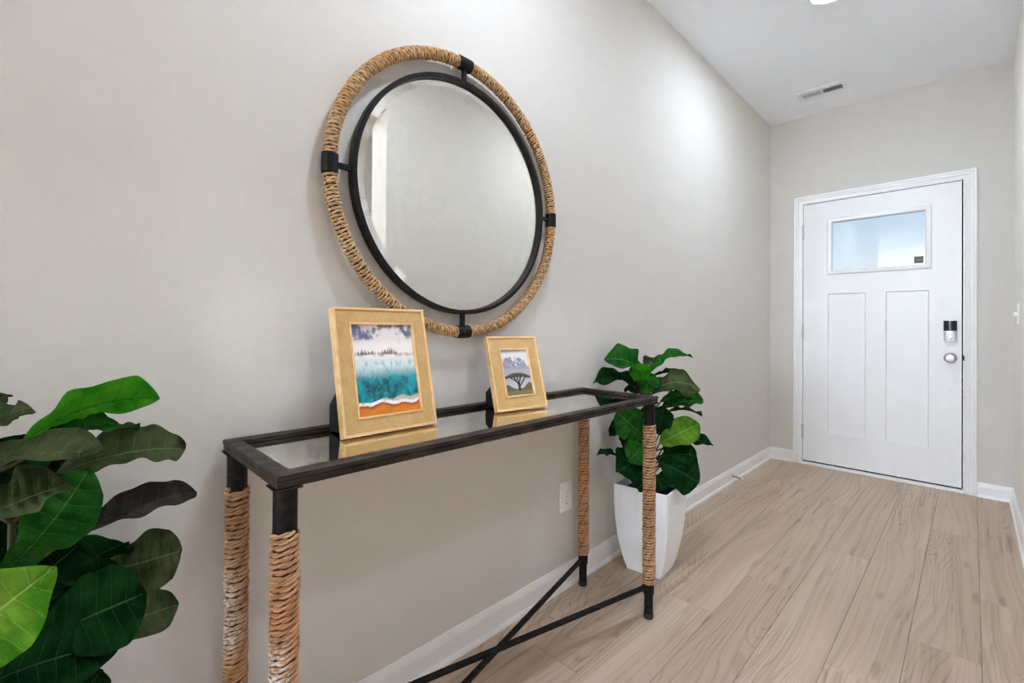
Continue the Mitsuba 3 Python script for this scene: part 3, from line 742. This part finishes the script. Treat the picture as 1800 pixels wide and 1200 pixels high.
for k in range(4):
    c0 = k * np.pi / 2
    ang = np.linspace(c0 - hw, c0 + hw, 13)
    P = V(MRX, MY, MZ) + HR * circ(ang)
    add('sleeve', cat([tube_path(P, .0205, 24, U=V(1, 0, 0))]), 'mat_iron', smooth=35, parent=mr, label='black iron sleeve on the hoop')
    d, tng = circ(np.array([c0]))[0], circ(np.array([c0 + np.pi / 2]))[0]
    o = V(MRX, MY, MZ)
    pts = [o + d * r + tng * s * .0065 + V(1, 0, 0) * q * .0055 for r in (.3700, HR - .016) for s in (-1, 1) for q in (-1, 1)]
    add('spoke', trimesh.Trimesh(pts).convex_hull, 'mat_iron', parent=mr)
    L0, L1 = HR * (c0 + hw), HR * (c0 + np.pi / 2 - hw)
    core = lambda t: V(MRX, MY, MZ) + HR * circ(t / HR)
    U = lambda t: circ(t / HR)
    Wv = lambda t: np.tile([1.0, 0, 0], (len(t), 1))
    ang = np.linspace(c0 + hw, c0 + np.pi / 2 - hw, 40)
    rm, ruv = rope_wrap(core, U, Wv, 0.0152, 0.0093, 0.0048, 31 + k, n=14, ply_r=0.0026, ply_off=0.0023, ply_pitch=0.036)(L0 + .002, L1 - .002)
    rk = add('rope', rm, 'mat_rope_mirror', uv=ruv, smooth=True, parent=mr, label='jute rope wound round the hoop')
    add('hoop', tube_path(V(MRX, MY, MZ) + HR * circ(ang), .0125, 16, U=V(1, 0, 0)), 'mat_hoop', smooth=True, parent=rk)

# ------------------------------------------------------------------ picture frames on the table
def picture_frame(label, x, y, yaw, tilt, w, h, border, photo, zone, easel):
    k = thing('picture_frame', label, 'picture frame')
    r = V(math.sin(yaw), math.cos(yaw), 0); bk = V(-math.cos(yaw), math.sin(yaw), 0)
    u = V(0, 0, 1) * math.cos(tilt) + bk * math.sin(tilt)
    o = V(x, y, 0.7990 + 0.023 * math.sin(tilt)); nf = np.cross(r, u)
    nf = nf if nf[0] > 0 else -nf                     # out of the picture
    th = 0.022
    Mx = np.eye(4); Mx[:3, 0], Mx[:3, 1], Mx[:3, 2], Mx[:3, 3] = r, u, nf, o

    def put(m):
        m = m.copy(); m.apply_transform(Mx)
        if np.linalg.det(Mx[:3, :3]) < 0:
            m.invert()
        return m

    # local: X right, Y up, Z out of the picture; the back is at Z = -th
    prof = [(0, -th), (0, -.0015), (.0012, 0), (.0058, 0), (.0070, -.0014), (.0070, -.0045), (.0065, -th)]
    st = [(0, 0), (w, 0), (w, h), (0, h), (0, 0)]
    na = [(1, 1, 0), (-1, 1, 0), (-1, -1, 0), (1, -1, 0), (1, 1, 0)]
    add('moulding', put(sweep(prof, [(*s, 0) for s in st], na, [(0, 0, 1)] * 5)), 'mat_lip', smooth=20, parent=k, label='light wood outer moulding')
    b0, b1 = .0068, border
    vs, fs, uvs = [], [], []
    for q, (xa, ya, xb, yb, xc, yc, xd, yd) in enumerate(((b0, b0, w - b0, b0, w - b1, b1, b1, b1), (w - b0, b0, w - b0, h - b0, w - b1, h - b1, w - b1, b1),
                                                         (w - b0, h - b0, b0, h - b0, b1, h - b1, w - b1, h - b1), (b0, h - b0, b0, b0, b1, b1, b1, h - b1))):
        s0 = len(vs)
        vs += [[xa, ya, -.0035], [xb, yb, -.0035], [xc, yc, -.0035], [xd, yd, -.0035]]
        uvs += [[xa + q * .5, ya], [xb + q * .5, yb], [xc + q * .5, yc], [xd + q * .5, yd]]
        fs += [[s0, s0 + 1, s0 + 2], [s0, s0 + 2, s0 + 3]]
    m = trimesh.Trimesh(vs, fs, process=False); m.apply_transform(Mx)
    if m.face_normals[0] @ nf < 0:
        m.invert()
    add('woven_border', m, 'mat_burlap', parent=k, uv=np.array(uvs), label='woven burlap border')
    i0, lw = border - .0005, .0050
    pr2 = [(0, -.010), (0, -.0008), (.001, 0), (.0038, 0), (.0050, -.0015), (.0050, -.010)]
    st2 = [(i0, i0), (w - i0, i0), (w - i0, h - i0), (i0, h - i0), (i0, i0)]
    add('inner_lip', put(sweep(pr2, [(*s, 0) for s in st2], na, [(0, 0, 1)] * 5)), 'mat_lip', smooth=20, parent=k, label='narrow light wood inner lip')
    p0 = i0 + lw - .0005
    pv = np.array([[p0, p0, -.0075], [w - p0, p0, -.0075], [w - p0, h - p0, -.0075], [p0, h - p0, -.0075]])
    m = trimesh.Trimesh(pv, [[0, 1, 2], [0, 2, 3]], process=False); m.apply_transform(Mx)
    if m.face_normals[0] @ nf < 0:
        m.invert()
    add('photo', m, photo, parent=k, uv=np.array([[0, 0], [1, 0], [1, 1], [0, 1.0]]), label=zone)
    add('back_board', put(box(.006, w - .006, .004, h - .006, -th - .001, -.0105)), 'mat_black_card', parent=k, label='black card back')
    # easel: a boxed black card foot that runs from the back down to the table top
    inset, reach, rise, meet = easel
    pts = []
    for e in (inset, w - inset):
        base = o + r * e
        A = base - nf * (th + .002) + u * meet
        B = base - nf * (th + .002) + u * .012
        Cc = V(base[0] + bk[0] * reach, base[1] + bk[1] * reach, 0.8000)
        pts.append((A, B, Cc, Cc + V(0, 0, rise)))
    t_ = .0022
    def sheet(q):
        q = [np.asarray(p) for p in q]
        nn = np.cross(q[1] - q[0], q[2] - q[0]); nn /= np.linalg.norm(nn)
        return trimesh.Trimesh([p + nn * s for p in q for s in (-t_ / 2, t_ / 2)]).convex_hull
    (A0, B0, C0, D0), (A1, B1, C1, D1) = pts
    for q in ((A0, B0, C0, D0), (A1, B1, C1, D1), (D0, C0, C1, D1), (A0, D0, D1, A1)):
        add('easel_panel', sheet(q), 'mat_black_card', parent=k)
    return k


picture_frame('larger burlap picture frame with a turquoise hot spring photo standing on the console table', 0.1768, 0.4601, 0.0013, 0.2363, 0.2549, 0.3119, 0.0390, 'mat_spring_photo', 'photo of a steaming turquoise hot spring with an orange shore', (.0185, .1225, .065, .135))
picture_frame('smaller burlap picture frame with a flat topped tree photo standing on the console table', 0.1784, 0.9330, 0.1591, 0.3062, 0.1943, 0.2364, 0.0405, 'mat_savanna_photo', 'photo of a flat topped tree below a snowy mountain', (.034, .1245, .049, .105))

# ------------------------------------------------------------------ potted plants
PROF = PchipInterpolator([0, .05, .15, .28, .42, .58, .72, .84, .92, .97, 1], [.05, .24, .50, .66, .78, .95, 1.0, .84, .53, .27, .0])


def leaf_mesh(B, Tp, w, N, arch=.10, droop=.05, fold=.34, wave=.075, seed=0, twist=0.0, pt=0.0, nu=34, nv=15):
    """One broad fiddle shaped leaf from its base B to its tip Tp; N is the side its upper face looks to."""
    B, Tp, N = V(*B), V(*Tp), V(*N)
    a = Tp - B; L = np.linalg.norm(a); a = a / L
    n_ = N - a * (N @ a); n_ /= np.linalg.norm(n_)
    s_ = np.cross(n_, a)
    rs = np.random.RandomState(seed)
    f1, f2, p1, p2 = rs.uniform(1.6, 2.6), rs.uniform(3.2, 4.6), rs.uniform(0, 6.3, 2), rs.uniform(0, 6.3, 2)
    u = 1 - (1 - np.linspace(0, 1, nu)) ** 1.35; v = np.linspace(-1, 1, nv)
    uu, vv = np.meshgrid(u, v, indexing='ij')
    half = w / 2 * ((1 - pt) * PROF(u) + pt * np.sin(np.pi * np.clip(u, 0, 1) ** .85) ** .8 * .92)[:, None] * (1 + .05 * np.sin(6.28 * f1 * uu + p1[0]) * np.abs(vv))
    tw = twist * (uu - .3)
    ct, sn = np.cos(tw), np.sin(tw)
    z = arch * L * 4 * uu * (1 - uu) - droop * L * uu ** 2
    side = half * vv * math.cos(fold)
    k = (vv > 0).astype(int)
    lift = half * np.abs(vv) * math.sin(fold) + wave * w * vv ** 2 * (np.sin(6.28 * f1 * uu + p1[k]) + .6 * np.sin(6.28 * f2 * uu + p2[k])) * np.clip(uu * 4, 0, 1)
    lat = np.sin((uu * 7.5 - .55 * np.abs(vv) * (1.4 - .4 * np.abs(vv))) * np.pi)
    lift = lift + .0062 * (np.abs(lat) - .6) * (1 - np.abs(vv) ** 3) * np.clip(8 * uu, 0, 1) * np.minimum(1, np.abs(vv) * 6) - .0022 * np.exp(-(vv / .10) ** 2)
    P = B + a * (L * uu)[..., None] + n_ * z[..., None] + s_ * (side * ct - lift * sn)[..., None] + n_ * (side * sn + lift * ct)[..., None]
    P[..., 0] = np.where(P[..., 0] < .022, .008 + .014 * np.exp((P[..., 0] - .022) / .05), P[..., 0])   # bends along the wall instead of entering it
    i, j = np.meshgrid(np.arange(nu - 1), np.arange(nv - 1), indexing='ij')
    q = np.stack([i * nv + j, (i + 1) * nv + j, (i + 1) * nv + j + 1, i * nv + j + 1], -1).reshape(-1, 4)
    m = trimesh.Trimesh(P.reshape(-1, 3), np.vstack([q[:, [0, 1, 2]], q[:, [0, 2, 3]]]), process=False)
    return m, np.stack([uu.ravel(), vv.ravel()], 1)


def planter(parent, cx, cy, yaw, sb, st, h):
    """Square planter that widens upward with bowed sides, and a rim."""
    def ring(s, z, r):
        c = []
        for qx, qy in ((-1, -1), (1, -1), (1, 1), (-1, 1)):
            for t in range(5):
                an = math.atan2(qy, qx) + (t / 4 - .5) * math.pi / 2
                c.append([qx * (s / 2 - r) + r * math.cos(an), qy * (s / 2 - r) + r * math.sin(an), z])
        return np.array(c)
    side = lambda z: sb + (st - sb) * (1 - (1 - z / h) ** 2.5)
    zs = np.linspace(0, h, 14)
    rings = [ring(side(0) - .01, .0005, .010)] + [ring(side(z), max(z, .001), .006) for z in zs] + [ring(st - .004, h + .0005, .006), ring(st - .014, h, .005), ring(st - .020, h - .06, .005)]
    n = 20
    v = np.vstack(rings); f = []
    for i in range(len(rings) - 1):
        for t in range(n):
            f += [[i * n + t, i * n + (t + 1) % n, (i + 1) * n + (t + 1) % n], [i * n + t, (i + 1) * n + (t + 1) % n, (i + 1) * n + t]]
    f += [[0, t + 1, t] for t in range(1, n - 1)]
    e = (len(rings) - 1) * n
    f += [[e, e + t, e + t + 1] for t in range(1, n - 1)]
    m = trimesh.Trimesh(v, f, process=False)
    Rz = trimesh.transformations.rotation_matrix(yaw, [0, 0, 1]); Rz[:3, 3] = [cx, cy, 0]
    m.apply_transform(Rz)
    add('planter', m, 'mat_planter', smooth=35, parent=parent, label='white square tapered planter')
    g = np.linspace(-1, 1, 22)
    X, Y = np.meshgrid(g, g, indexing='ij')
    hh = meshkit.fbm(np.stack([X * 5, Y * 5, X * 0], -1), 3, 4) * .018
    P = np.stack([X * (st / 2 - .017), Y * (st / 2 - .017), h - .045 + hh], -1).reshape(-1, 3)
    i, j = np.meshgrid(np.arange(21), np.arange(21), indexing='ij')
    q = np.stack([i * 22 + j, (i + 1) * 22 + j, (i + 1) * 22 + j + 1, i * 22 + j + 1], -1).reshape(-1, 4)
    m = trimesh.Trimesh(P, np.vstack([q[:, [0, 1, 2]], q[:, [0, 2, 3]]]), process=False); m.apply_transform(Rz)
    add('soil', m, 'mat_soil', smooth=True, parent=parent)


def plant(label, cx, cy, yaw, leaves, stems):
    k = thing('potted_plant', label, 'plant')
    planter(k, cx, cy, yaw, 0.155, 0.243, 0.376)
    paths = []
    for s in stems:
        P = np.array(s, float)
        t = np.linspace(0, 1, len(P)); tt = np.linspace(0, 1, 24)
        Q = np.stack([PchipInterpolator(t, P[:, c])(tt) for c in range(3)], 1)
        paths.append(Q)
        add('stem', tube_path(Q, np.linspace(.0085, .0045, 24), 10), 'mat_stem', smooth=True, parent=k)
    allp = np.vstack(paths)
    for q, lf in enumerate(leaves):
        B, Tp, w, N, mat = lf[:5]
        kw = dict(lf[5]) if len(lf) > 5 else {}
        m, uv = leaf_mesh(B, Tp, w, N, seed=100 + q, **kw)
        key = add('leaf', m, 'mat_leaf_' + mat, smooth=True, parent=k, uv=uv)
        B = V(*B)
        d = np.linalg.norm(allp - B - V(0, 0, -.03), axis=1); S = allp[int(np.argmin(d))]
        if np.linalg.norm(S - B) > .01:
            c = (S + B) / 2 + V(0, 0, -.012)
            tt = np.linspace(0, 1, 9)[:, None]
            add('petiole', tube_path((1 - tt) ** 2 * S + 2 * tt * (1 - tt) * c + tt ** 2 * B, np.linspace(.0034, .0026, 9), 7), 'mat_stem', smooth=True, parent=key)
    return k


#LEAVES-BEGIN
LEAVES_HALL = [  # base, tip, width, side the upper face looks to, colour, shape
    ((0.149, 1.83, 0.863), (0.066, 1.677, 0.938), 0.155, (0.25, -0.65, 0.7), 'mid', {'arch': 0.16, 'droop': 0.1}),
    ((0.164, 1.804, 0.816), (0.186, 1.726, 0.898), 0.107, (-0.45, 0.85, 0.3), 'bright', {'arch': -0.1, 'droop': -0.1}),
    ((0.163, 1.858, 0.856), (0.291, 2.013, 0.94), 0.091, (0, -0.5, 0.85), 'mid', {'arch': 0.2}),
    ((0.123, 1.903, 0.884), (0.121, 1.985, 0.924), 0.075, (0, -0.6, 0.8), 'olive'),
    ((0.142, 1.81, 0.787), (0.024, 1.637, 0.84), 0.123, (0.1, -0.5, 0.85), 'deep', {'arch': 0.18, 'droop': 0.1}),
    ((0.121, 1.874, 0.786), (0.06, 1.869, 0.861), 0.107, (0.4, -0.8, 0.3), 'dry'),
    ((0.168, 1.794, 0.778), (0.209, 1.82, 0.862), 0.091, (0.5, -0.8, 0.3), 'mid'),
    ((0.17, 1.893, 0.847), (0.24, 2.047, 0.859), 0.064, (0, -0.2, 0.97), 'deep', {'arch': 0.06}),
    ((0.188, 1.827, 0.787), (0.355, 1.95, 0.809), 0.161, (0.1, -0.6, 0.75), 'olive', {'arch': 0.2, 'fold': 0.1}),
    ((0.199, 1.909, 0.706), (0.32, 2.07, 0.745), 0.107, (0.2, -0.6, 0.75), 'mid', {'arch': 0.05}),
    ((0.228, 1.839, 0.741), (0.318, 1.956, 0.763), 0.075, (0.2, -0.5, 0.8), 'mid'),
    ((0.214, 1.938, 0.684), (0.308, 2.087, 0.667), 0.064, (0, -0.15, 0.98), 'olive'),
    ((0.174, 1.815, 0.578), (0.125, 1.667, 0.703), 0.139, (0.4, -0.85, 0.35), 'mid', {'fold': 0.12}),
    ((0.216, 1.857, 0.558), (0.357, 1.939, 0.654), 0.123, (0.45, -0.85, 0.3), 'lime', {'fold': 0.15}),
    ((0.228, 1.939, 0.546), (0.333, 2.141, 0.533), 0.096, (0.2, -0.6, 0.75), 'deep'),
    ((0.221, 1.862, 0.502), (0.332, 1.972, 0.51), 0.112, (0.3, -0.8, 0.5), 'deep'),
    ((0.229, 1.841, 0.481), (0.371, 1.913, 0.411), 0.166, (0.45, -0.75, 0.5), 'deep', {'fold': 0.1, 'wave': 0.07}),
    ((0.186, 1.799, 0.56), (0.163, 1.692, 0.503), 0.128, (0.45, -0.8, 0.4), 'mid'),
    ((0.09, 1.761, 0.485), (0.021, 1.664, 0.512), 0.064, (0, -0.3, 0.9), 'deep'),
    ((0.174, 1.816, 0.498), (0.125, 1.669, 0.457), 0.171, (0.4, -0.8, 0.45), 'deep'),
    ((0.187, 1.8, 0.429), (0.194, 1.724, 0.384), 0.118, (0.45, -0.8, 0.4), 'deep'),
    ((0.217, 1.83, 0.426), (0.26, 1.803, 0.378), 0.128, (0.45, -0.8, 0.4), 'deep'),
    ((0.077, 1.832, 0.586), (-0.008, 1.775, 0.619), 0.086, (0.2, -0.7, 0.6), 'deep'),
    ((0.204, 1.873, 0.59), (0.23, 1.87, 0.718), 0.107, (0.4, -0.9, 0.1), 'deep'),
    ((0.088, 1.814, 0.58), (0.032, 1.744, 0.58), 0.043, (0.1, -0.3, 0.9), 'deep'),
    ((0.162, 1.831, 0.556), (0.092, 1.733, 0.577), 0.107, (0.4, -0.8, 0.3), 'deep'),
    ((0.151, 1.932, 0.582), (0.144, 2.094, 0.629), 0.107, (0.1, 0.5, 0.8), 'deep'),
    ((0.126, 1.909, 0.442), (0.077, 2.071, 0.436), 0.118, (0.1, 0.5, 0.8), 'deep'),
    ((0.185, 1.911, 0.434), (0.202, 2.055, 0.422), 0.107, (0.2, -0.4, 0.8), 'deep'),
    ((0.172, 1.799, 0.521), (0.133, 1.704, 0.544), 0.11, (0.4, -0.8, 0.4), 'deep'),
    ((0.209, 1.892, 0.524), (0.266, 2.019, 0.518), 0.1, (0.3, -0.7, 0.5), 'deep'),
    ((0.17, 1.895, 0.632), (0.131, 1.884, 0.71), 0.09, (0.4, -0.85, 0.3), 'deep'),
    ((0.221, 1.863, 0.432), (0.285, 1.869, 0.4), 0.1, (0.4, -0.7, 0.5), 'deep'),
    ((0.163, 1.887, 0.762), (0.201, 2.037, 0.779), 0.08, (0.1, -0.5, 0.85), 'deep'),
    ((0.136, 1.861, 0.761), (0.046, 1.855, 0.787), 0.09, (0.1, -0.5, 0.85), 'deep'),
]
LEAVES_NEAR = [  # base, tip, width, side the upper face looks to, colour, shape
    ((0.214, -0.033, 0.892), (0.175, 0.126, 0.937), 0.118, (-0.62, 0, 0.78), 'bright', {'arch': 0.13, 'droop': 0.02, 'fold': 0.12, 'wave': 0.04}),
    ((0.244, -0.087, 0.896), (0.267, -0.022, 0.943), 0.075, (0.3, 0, 0.95), 'olive'),
    ((0.155, -0.091, 0.92), (0.142, -0.048, 0.954), 0.06, (0.3, 0, 0.95), 'olive'),
    ((0.249, -0.082, 0.877), (0.296, 0.049, 0.884), 0.08, (0.4, 0, 0.9), 'olive', {'arch': 0.04, 'wave': 0.03}),
    ((0.202, -0.016, 0.879), (0.125, 0.105, 0.878), 0.08, (0.35, 0, 0.93), 'mid', {'arch': 0.12, 'pt': 0.5}),
    ((0.138, -0.023, 0.886), (0.098, 0.049, 0.894), 0.065, (0.5, 0, 0.85), 'dry'),
    ((0.163, 0.002, 0.826), (0.137, 0.173, 0.835), 0.105, (0.6, 0, 0.8), 'olive', {'fold': 0.42}),
    ((0.139, -0.049, 0.786), (0.118, -0.014, 0.849), 0.075, (0.9, 0, 0.3), 'deep'),
    ((0.109, -0.023, 0.793), (0.074, 0.027, 0.837), 0.075, (0.9, 0, 0.3), 'dry'),
    ((0.17, 0.01, 0.72), (0.151, 0.188, 0.752), 0.075, (0.5, -0.2, 0.8), 'dry', {'fold': 0.35}),
    ((0.223, -0.05, 0.71), (0.229, 0.039, 0.839), 0.094, (0.8, 0.45, 0.3), 'mid', {'fold': 0.42, 'twist': -0.6, 'wave': 0.1}),
    ((0.28, -0.079, 0.804), (0.287, 0.012, 0.841), 0.09, (0.5, 0, 0.85), 'olive', {'arch': 0.05}),
    ((0.351, -0.092, 0.678), (0.373, -0.001, 0.757), 0.128, (0.85, 0.1, 0.5), 'lime', {'fold': 0.15, 'pt': 1.0, 'wave': 0.03}),
    ((0.083, 0.065, 0.618), (0.107, 0.173, 0.627), 0.11, (0.95, 0, 0.25), 'olive', {'fold': 0.05}),
    ((0.16, 0.058, 0.551), (0.153, 0.163, 0.55), 0.085, (0.8, 0, 0.5), 'olive', {'pt': 0.5}),
    ((0.225, -0.019, 0.601), (0.238, 0.106, 0.629), 0.13, (0.85, -0.1, 0.55), 'deep', {'fold': 0.1}),
    ((0.229, -0.071, 0.567), (0.259, 0.071, 0.576), 0.105, (0.6, -0.2, 0.75), 'deep', {'arch': 0.12}),
    ((0.167, -0.02, 0.608), (0.166, 0.091, 0.633), 0.105, (0.7, 0, 0.7), 'deep'),
    ((0.155, -0.033, 0.651), (0.135, 0.031, 0.697), 0.11, (0.9, 0, 0.4), 'deep'),
    ((0.183, 0.024, 0.47), (0.162, 0.06, 0.487), 0.05, (0.9, 0, 0.4), 'deep'),
    ((0.057, -0.074, 0.701), (0.08, -0.023, 0.744), 0.12, (0.9, 0, 0.4), 'deep'),
    ((0.105, -0.082, 0.633), (0.138, -0.021, 0.617), 0.12, (0.8, 0, 0.6), 'deep'),
    ((0.1, -0.06, 0.8), (0.128, -0.033, 0.886), 0.1, (0.8, 0, 0.5), 'deep'),
    ((0.112, -0.075, 0.555), (0.122, -0.008, 0.554), 0.11, (0.7, 0, 0.7), 'deep'),
    ((0.124, -0.093, 0.823), (0.112, -0.048, 0.809), 0.11, (0.8, 0, 0.6), 'deep'),
    ((0.124, -0.092, 0.696), (0.113, -0.047, 0.689), 0.12, (0.8, 0, 0.6), 'deep'),
    ((0.18, -0.1, 0.66), (0.16, -0.31, 0.72), 0.12, (0.3, -0.2, 0.9), 'deep'),
    ((0.2, -0.1, 0.58), (0.3, -0.28, 0.6), 0.13, (0.4, -0.5, 0.8), 'mid'),
    ((0.19, -0.1, 0.8), (0.2, -0.29, 0.86), 0.11, (0.1, -0.3, 0.9), 'deep'),
    ((0.22, -0.1, 0.74), (0.34, -0.22, 0.75), 0.12, (0.5, -0.4, 0.7), 'olive'),
    ((0.19, -0.08, 0.92), (0.14, -0.25, 0.99), 0.1, (0.1, -0.2, 0.9), 'mid'),
    ((0.2, -0.11, 0.48), (0.24, -0.31, 0.46), 0.13, (0.4, -0.5, 0.8), 'deep'),
    ((0.16, -0.1, 0.5), (0.09, -0.29, 0.52), 0.12, (0.2, -0.4, 0.9), 'deep'),
    ((0.23, -0.08, 0.46), (0.37, -0.12, 0.45), 0.13, (0.6, -0.2, 0.8), 'deep'),
    ((0.21, -0.07, 0.56), (0.41, -0.15, 0.6), 0.13, (0.3, -0.1, 0.9), 'deep', {'arch': 0.12}),
    ((0.2, -0.09, 0.85), (0.31, -0.27, 0.9), 0.11, (0.3, -0.1, 0.9), 'mid', {'arch': 0.15}),
    ((0.17, -0.04, 0.62), (0.06, 0.1, 0.66), 0.1, (0.1, 0.3, 0.9), 'deep'),
    ((0.16, -0.06, 0.8), (0.05, -0.18, 0.86), 0.1, (0.1, -0.2, 0.9), 'deep'),
]
plant('fiddle leaf plant in a white planter at the far end of the console table', 0.170, 1.866, 0.12, LEAVES_HALL,
      [[(.165, 1.868, .33), (.165, 1.865, .52), (.158, 1.868, .72), (.162, 1.872, .915)], [(.185, 1.85, .33), (.20, 1.845, .48), (.195, 1.85, .62), (.185, 1.855, .74)], [(.150, 1.885, .33), (.13, 1.89, .46), (.125, 1.885, .58), (.135, 1.885, .70)]])
plant('large fiddle leaf plant cut off by the left edge of the picture', 0.190, -0.080, -0.06, LEAVES_NEAR,
      [[(.190, -.080, .33), (.195, -.075, .52), (.190, -.07, .72), (.195, -.065, .93)], [(.215, -.065, .33), (.23, -.06, .46), (.235, -.06, .58), (.23, -.055, .70)], [(.165, -.06, .33), (.15, -.05, .46), (.15, -.045, .58), (.155, -.045, .76)]])
#LEAVES-END

# ------------------------------------------------------------------ small fittings
ol = thing('wall_outlet', 'white duplex power outlet low on the wall under the console table', 'outlet')
oy, oz = 1.4745, 0.3695
add('wall_plate', cbox(.0003, .0062, oy - .0390, oy + .0390, oz - .0605, oz + .0605, .0025), 'mat_plastic', parent=ol)
for s in (-1, 1):
    rcv = add('receptacle', lathe([(0, 0), (.0168, 0), (.0168, .0018), (.0160, .0024), (0, .0024)], (.0058, oy, oz + s * .0195), (1, 0, 0), 24), 'mat_plastic', smooth=30, parent=ol)
    add('slot', cat([box(.0075, .0084, oy - .0072, oy - .0056, oz + s * .0195 - .001, oz + s * .0195 + .0075), box(.0075, .0084, oy + .0056, oy + .0072, oz + s * .0195 - .001, oz + s * .0195 + .006),
                     lathe([(0, 0), (.0026, 0), (.0026, .0009), (0, .0009)], (.0075, oy, oz + s * .0195 - .0085), (1, 0, 0), 12)]), 'mat_dark', parent=rcv)
add('screw', lathe([(0, 0), (.0032, 0), (.0028, .0010), (0, .0014)], (.0060, oy, oz), (1, 0, 0), 14), 'mat_nickel', parent=ol)

sw = thing('light_switch', 'white toggle light switch on the right wall beside the entrance door', 'light switch')
sy, sz = 3.70, 1.150
add('wall_plate', cbox(HALL - .0065, HALL - .0003, sy - .0585, sy + .0585, sz - .0585, sz + .0585, .0025), 'mat_plastic', parent=sw)
for s, up in ((-1, 1), (1, -1)):
    yb = sy + s * .023
    pts = [V(HALL - .006, yb + q * .0045, sz + t * .006) for q in (-1, 1) for t in (-1, 1)] + [V(HALL - .023, yb + q * .0038, sz + up * .009 + t * .0035) for q in (-1, 1) for t in (-1, 1)]
    add('toggle', trimesh.Trimesh(pts).convex_hull, 'mat_plastic', parent=sw)
    for t in (-1, 1):
        add('screw', lathe([(0, 0), (.003, 0), (.0026, .001), (0, .0013)], (HALL - .0063, yb, sz + t * .030), (-1, 0, 0), 12), 'mat_plastic', parent=sw)

ds = thing('door_stop', 'spring door stop screwed into the left baseboard past the potted plant', 'door stop')
dy, dz_ = 3.285, 0.046
add('base_plate', lathe([(0, 0), (.0085, 0), (.0085, .003), (.005, .006), (0, .006)], (.0108, dy, dz_), (1, 0, 0), 18), 'mat_nickel', smooth=35, parent=ds)
th = np.linspace(0, 2 * np.pi * 22, 22 * 12)
add('spring', tube_path(np.stack([.016 + th / th[-1] * .056, dy + .0048 * np.cos(th), dz_ - .004 * (th / th[-1]) ** 2 + .0048 * np.sin(th)], 1), .0011, 6), 'mat_nickel', smooth=True, parent=ds)
add('rubber_tip', lathe([(0, 0), (.0062, 0), (.0068, .003), (.0062, .011), (.004, .0125), (0, .0125)], (.0715, dy, dz_ - .0042), (1, 0, 0), 18), 'mat_plastic', smooth=35, parent=ds, label='white rubber tip')
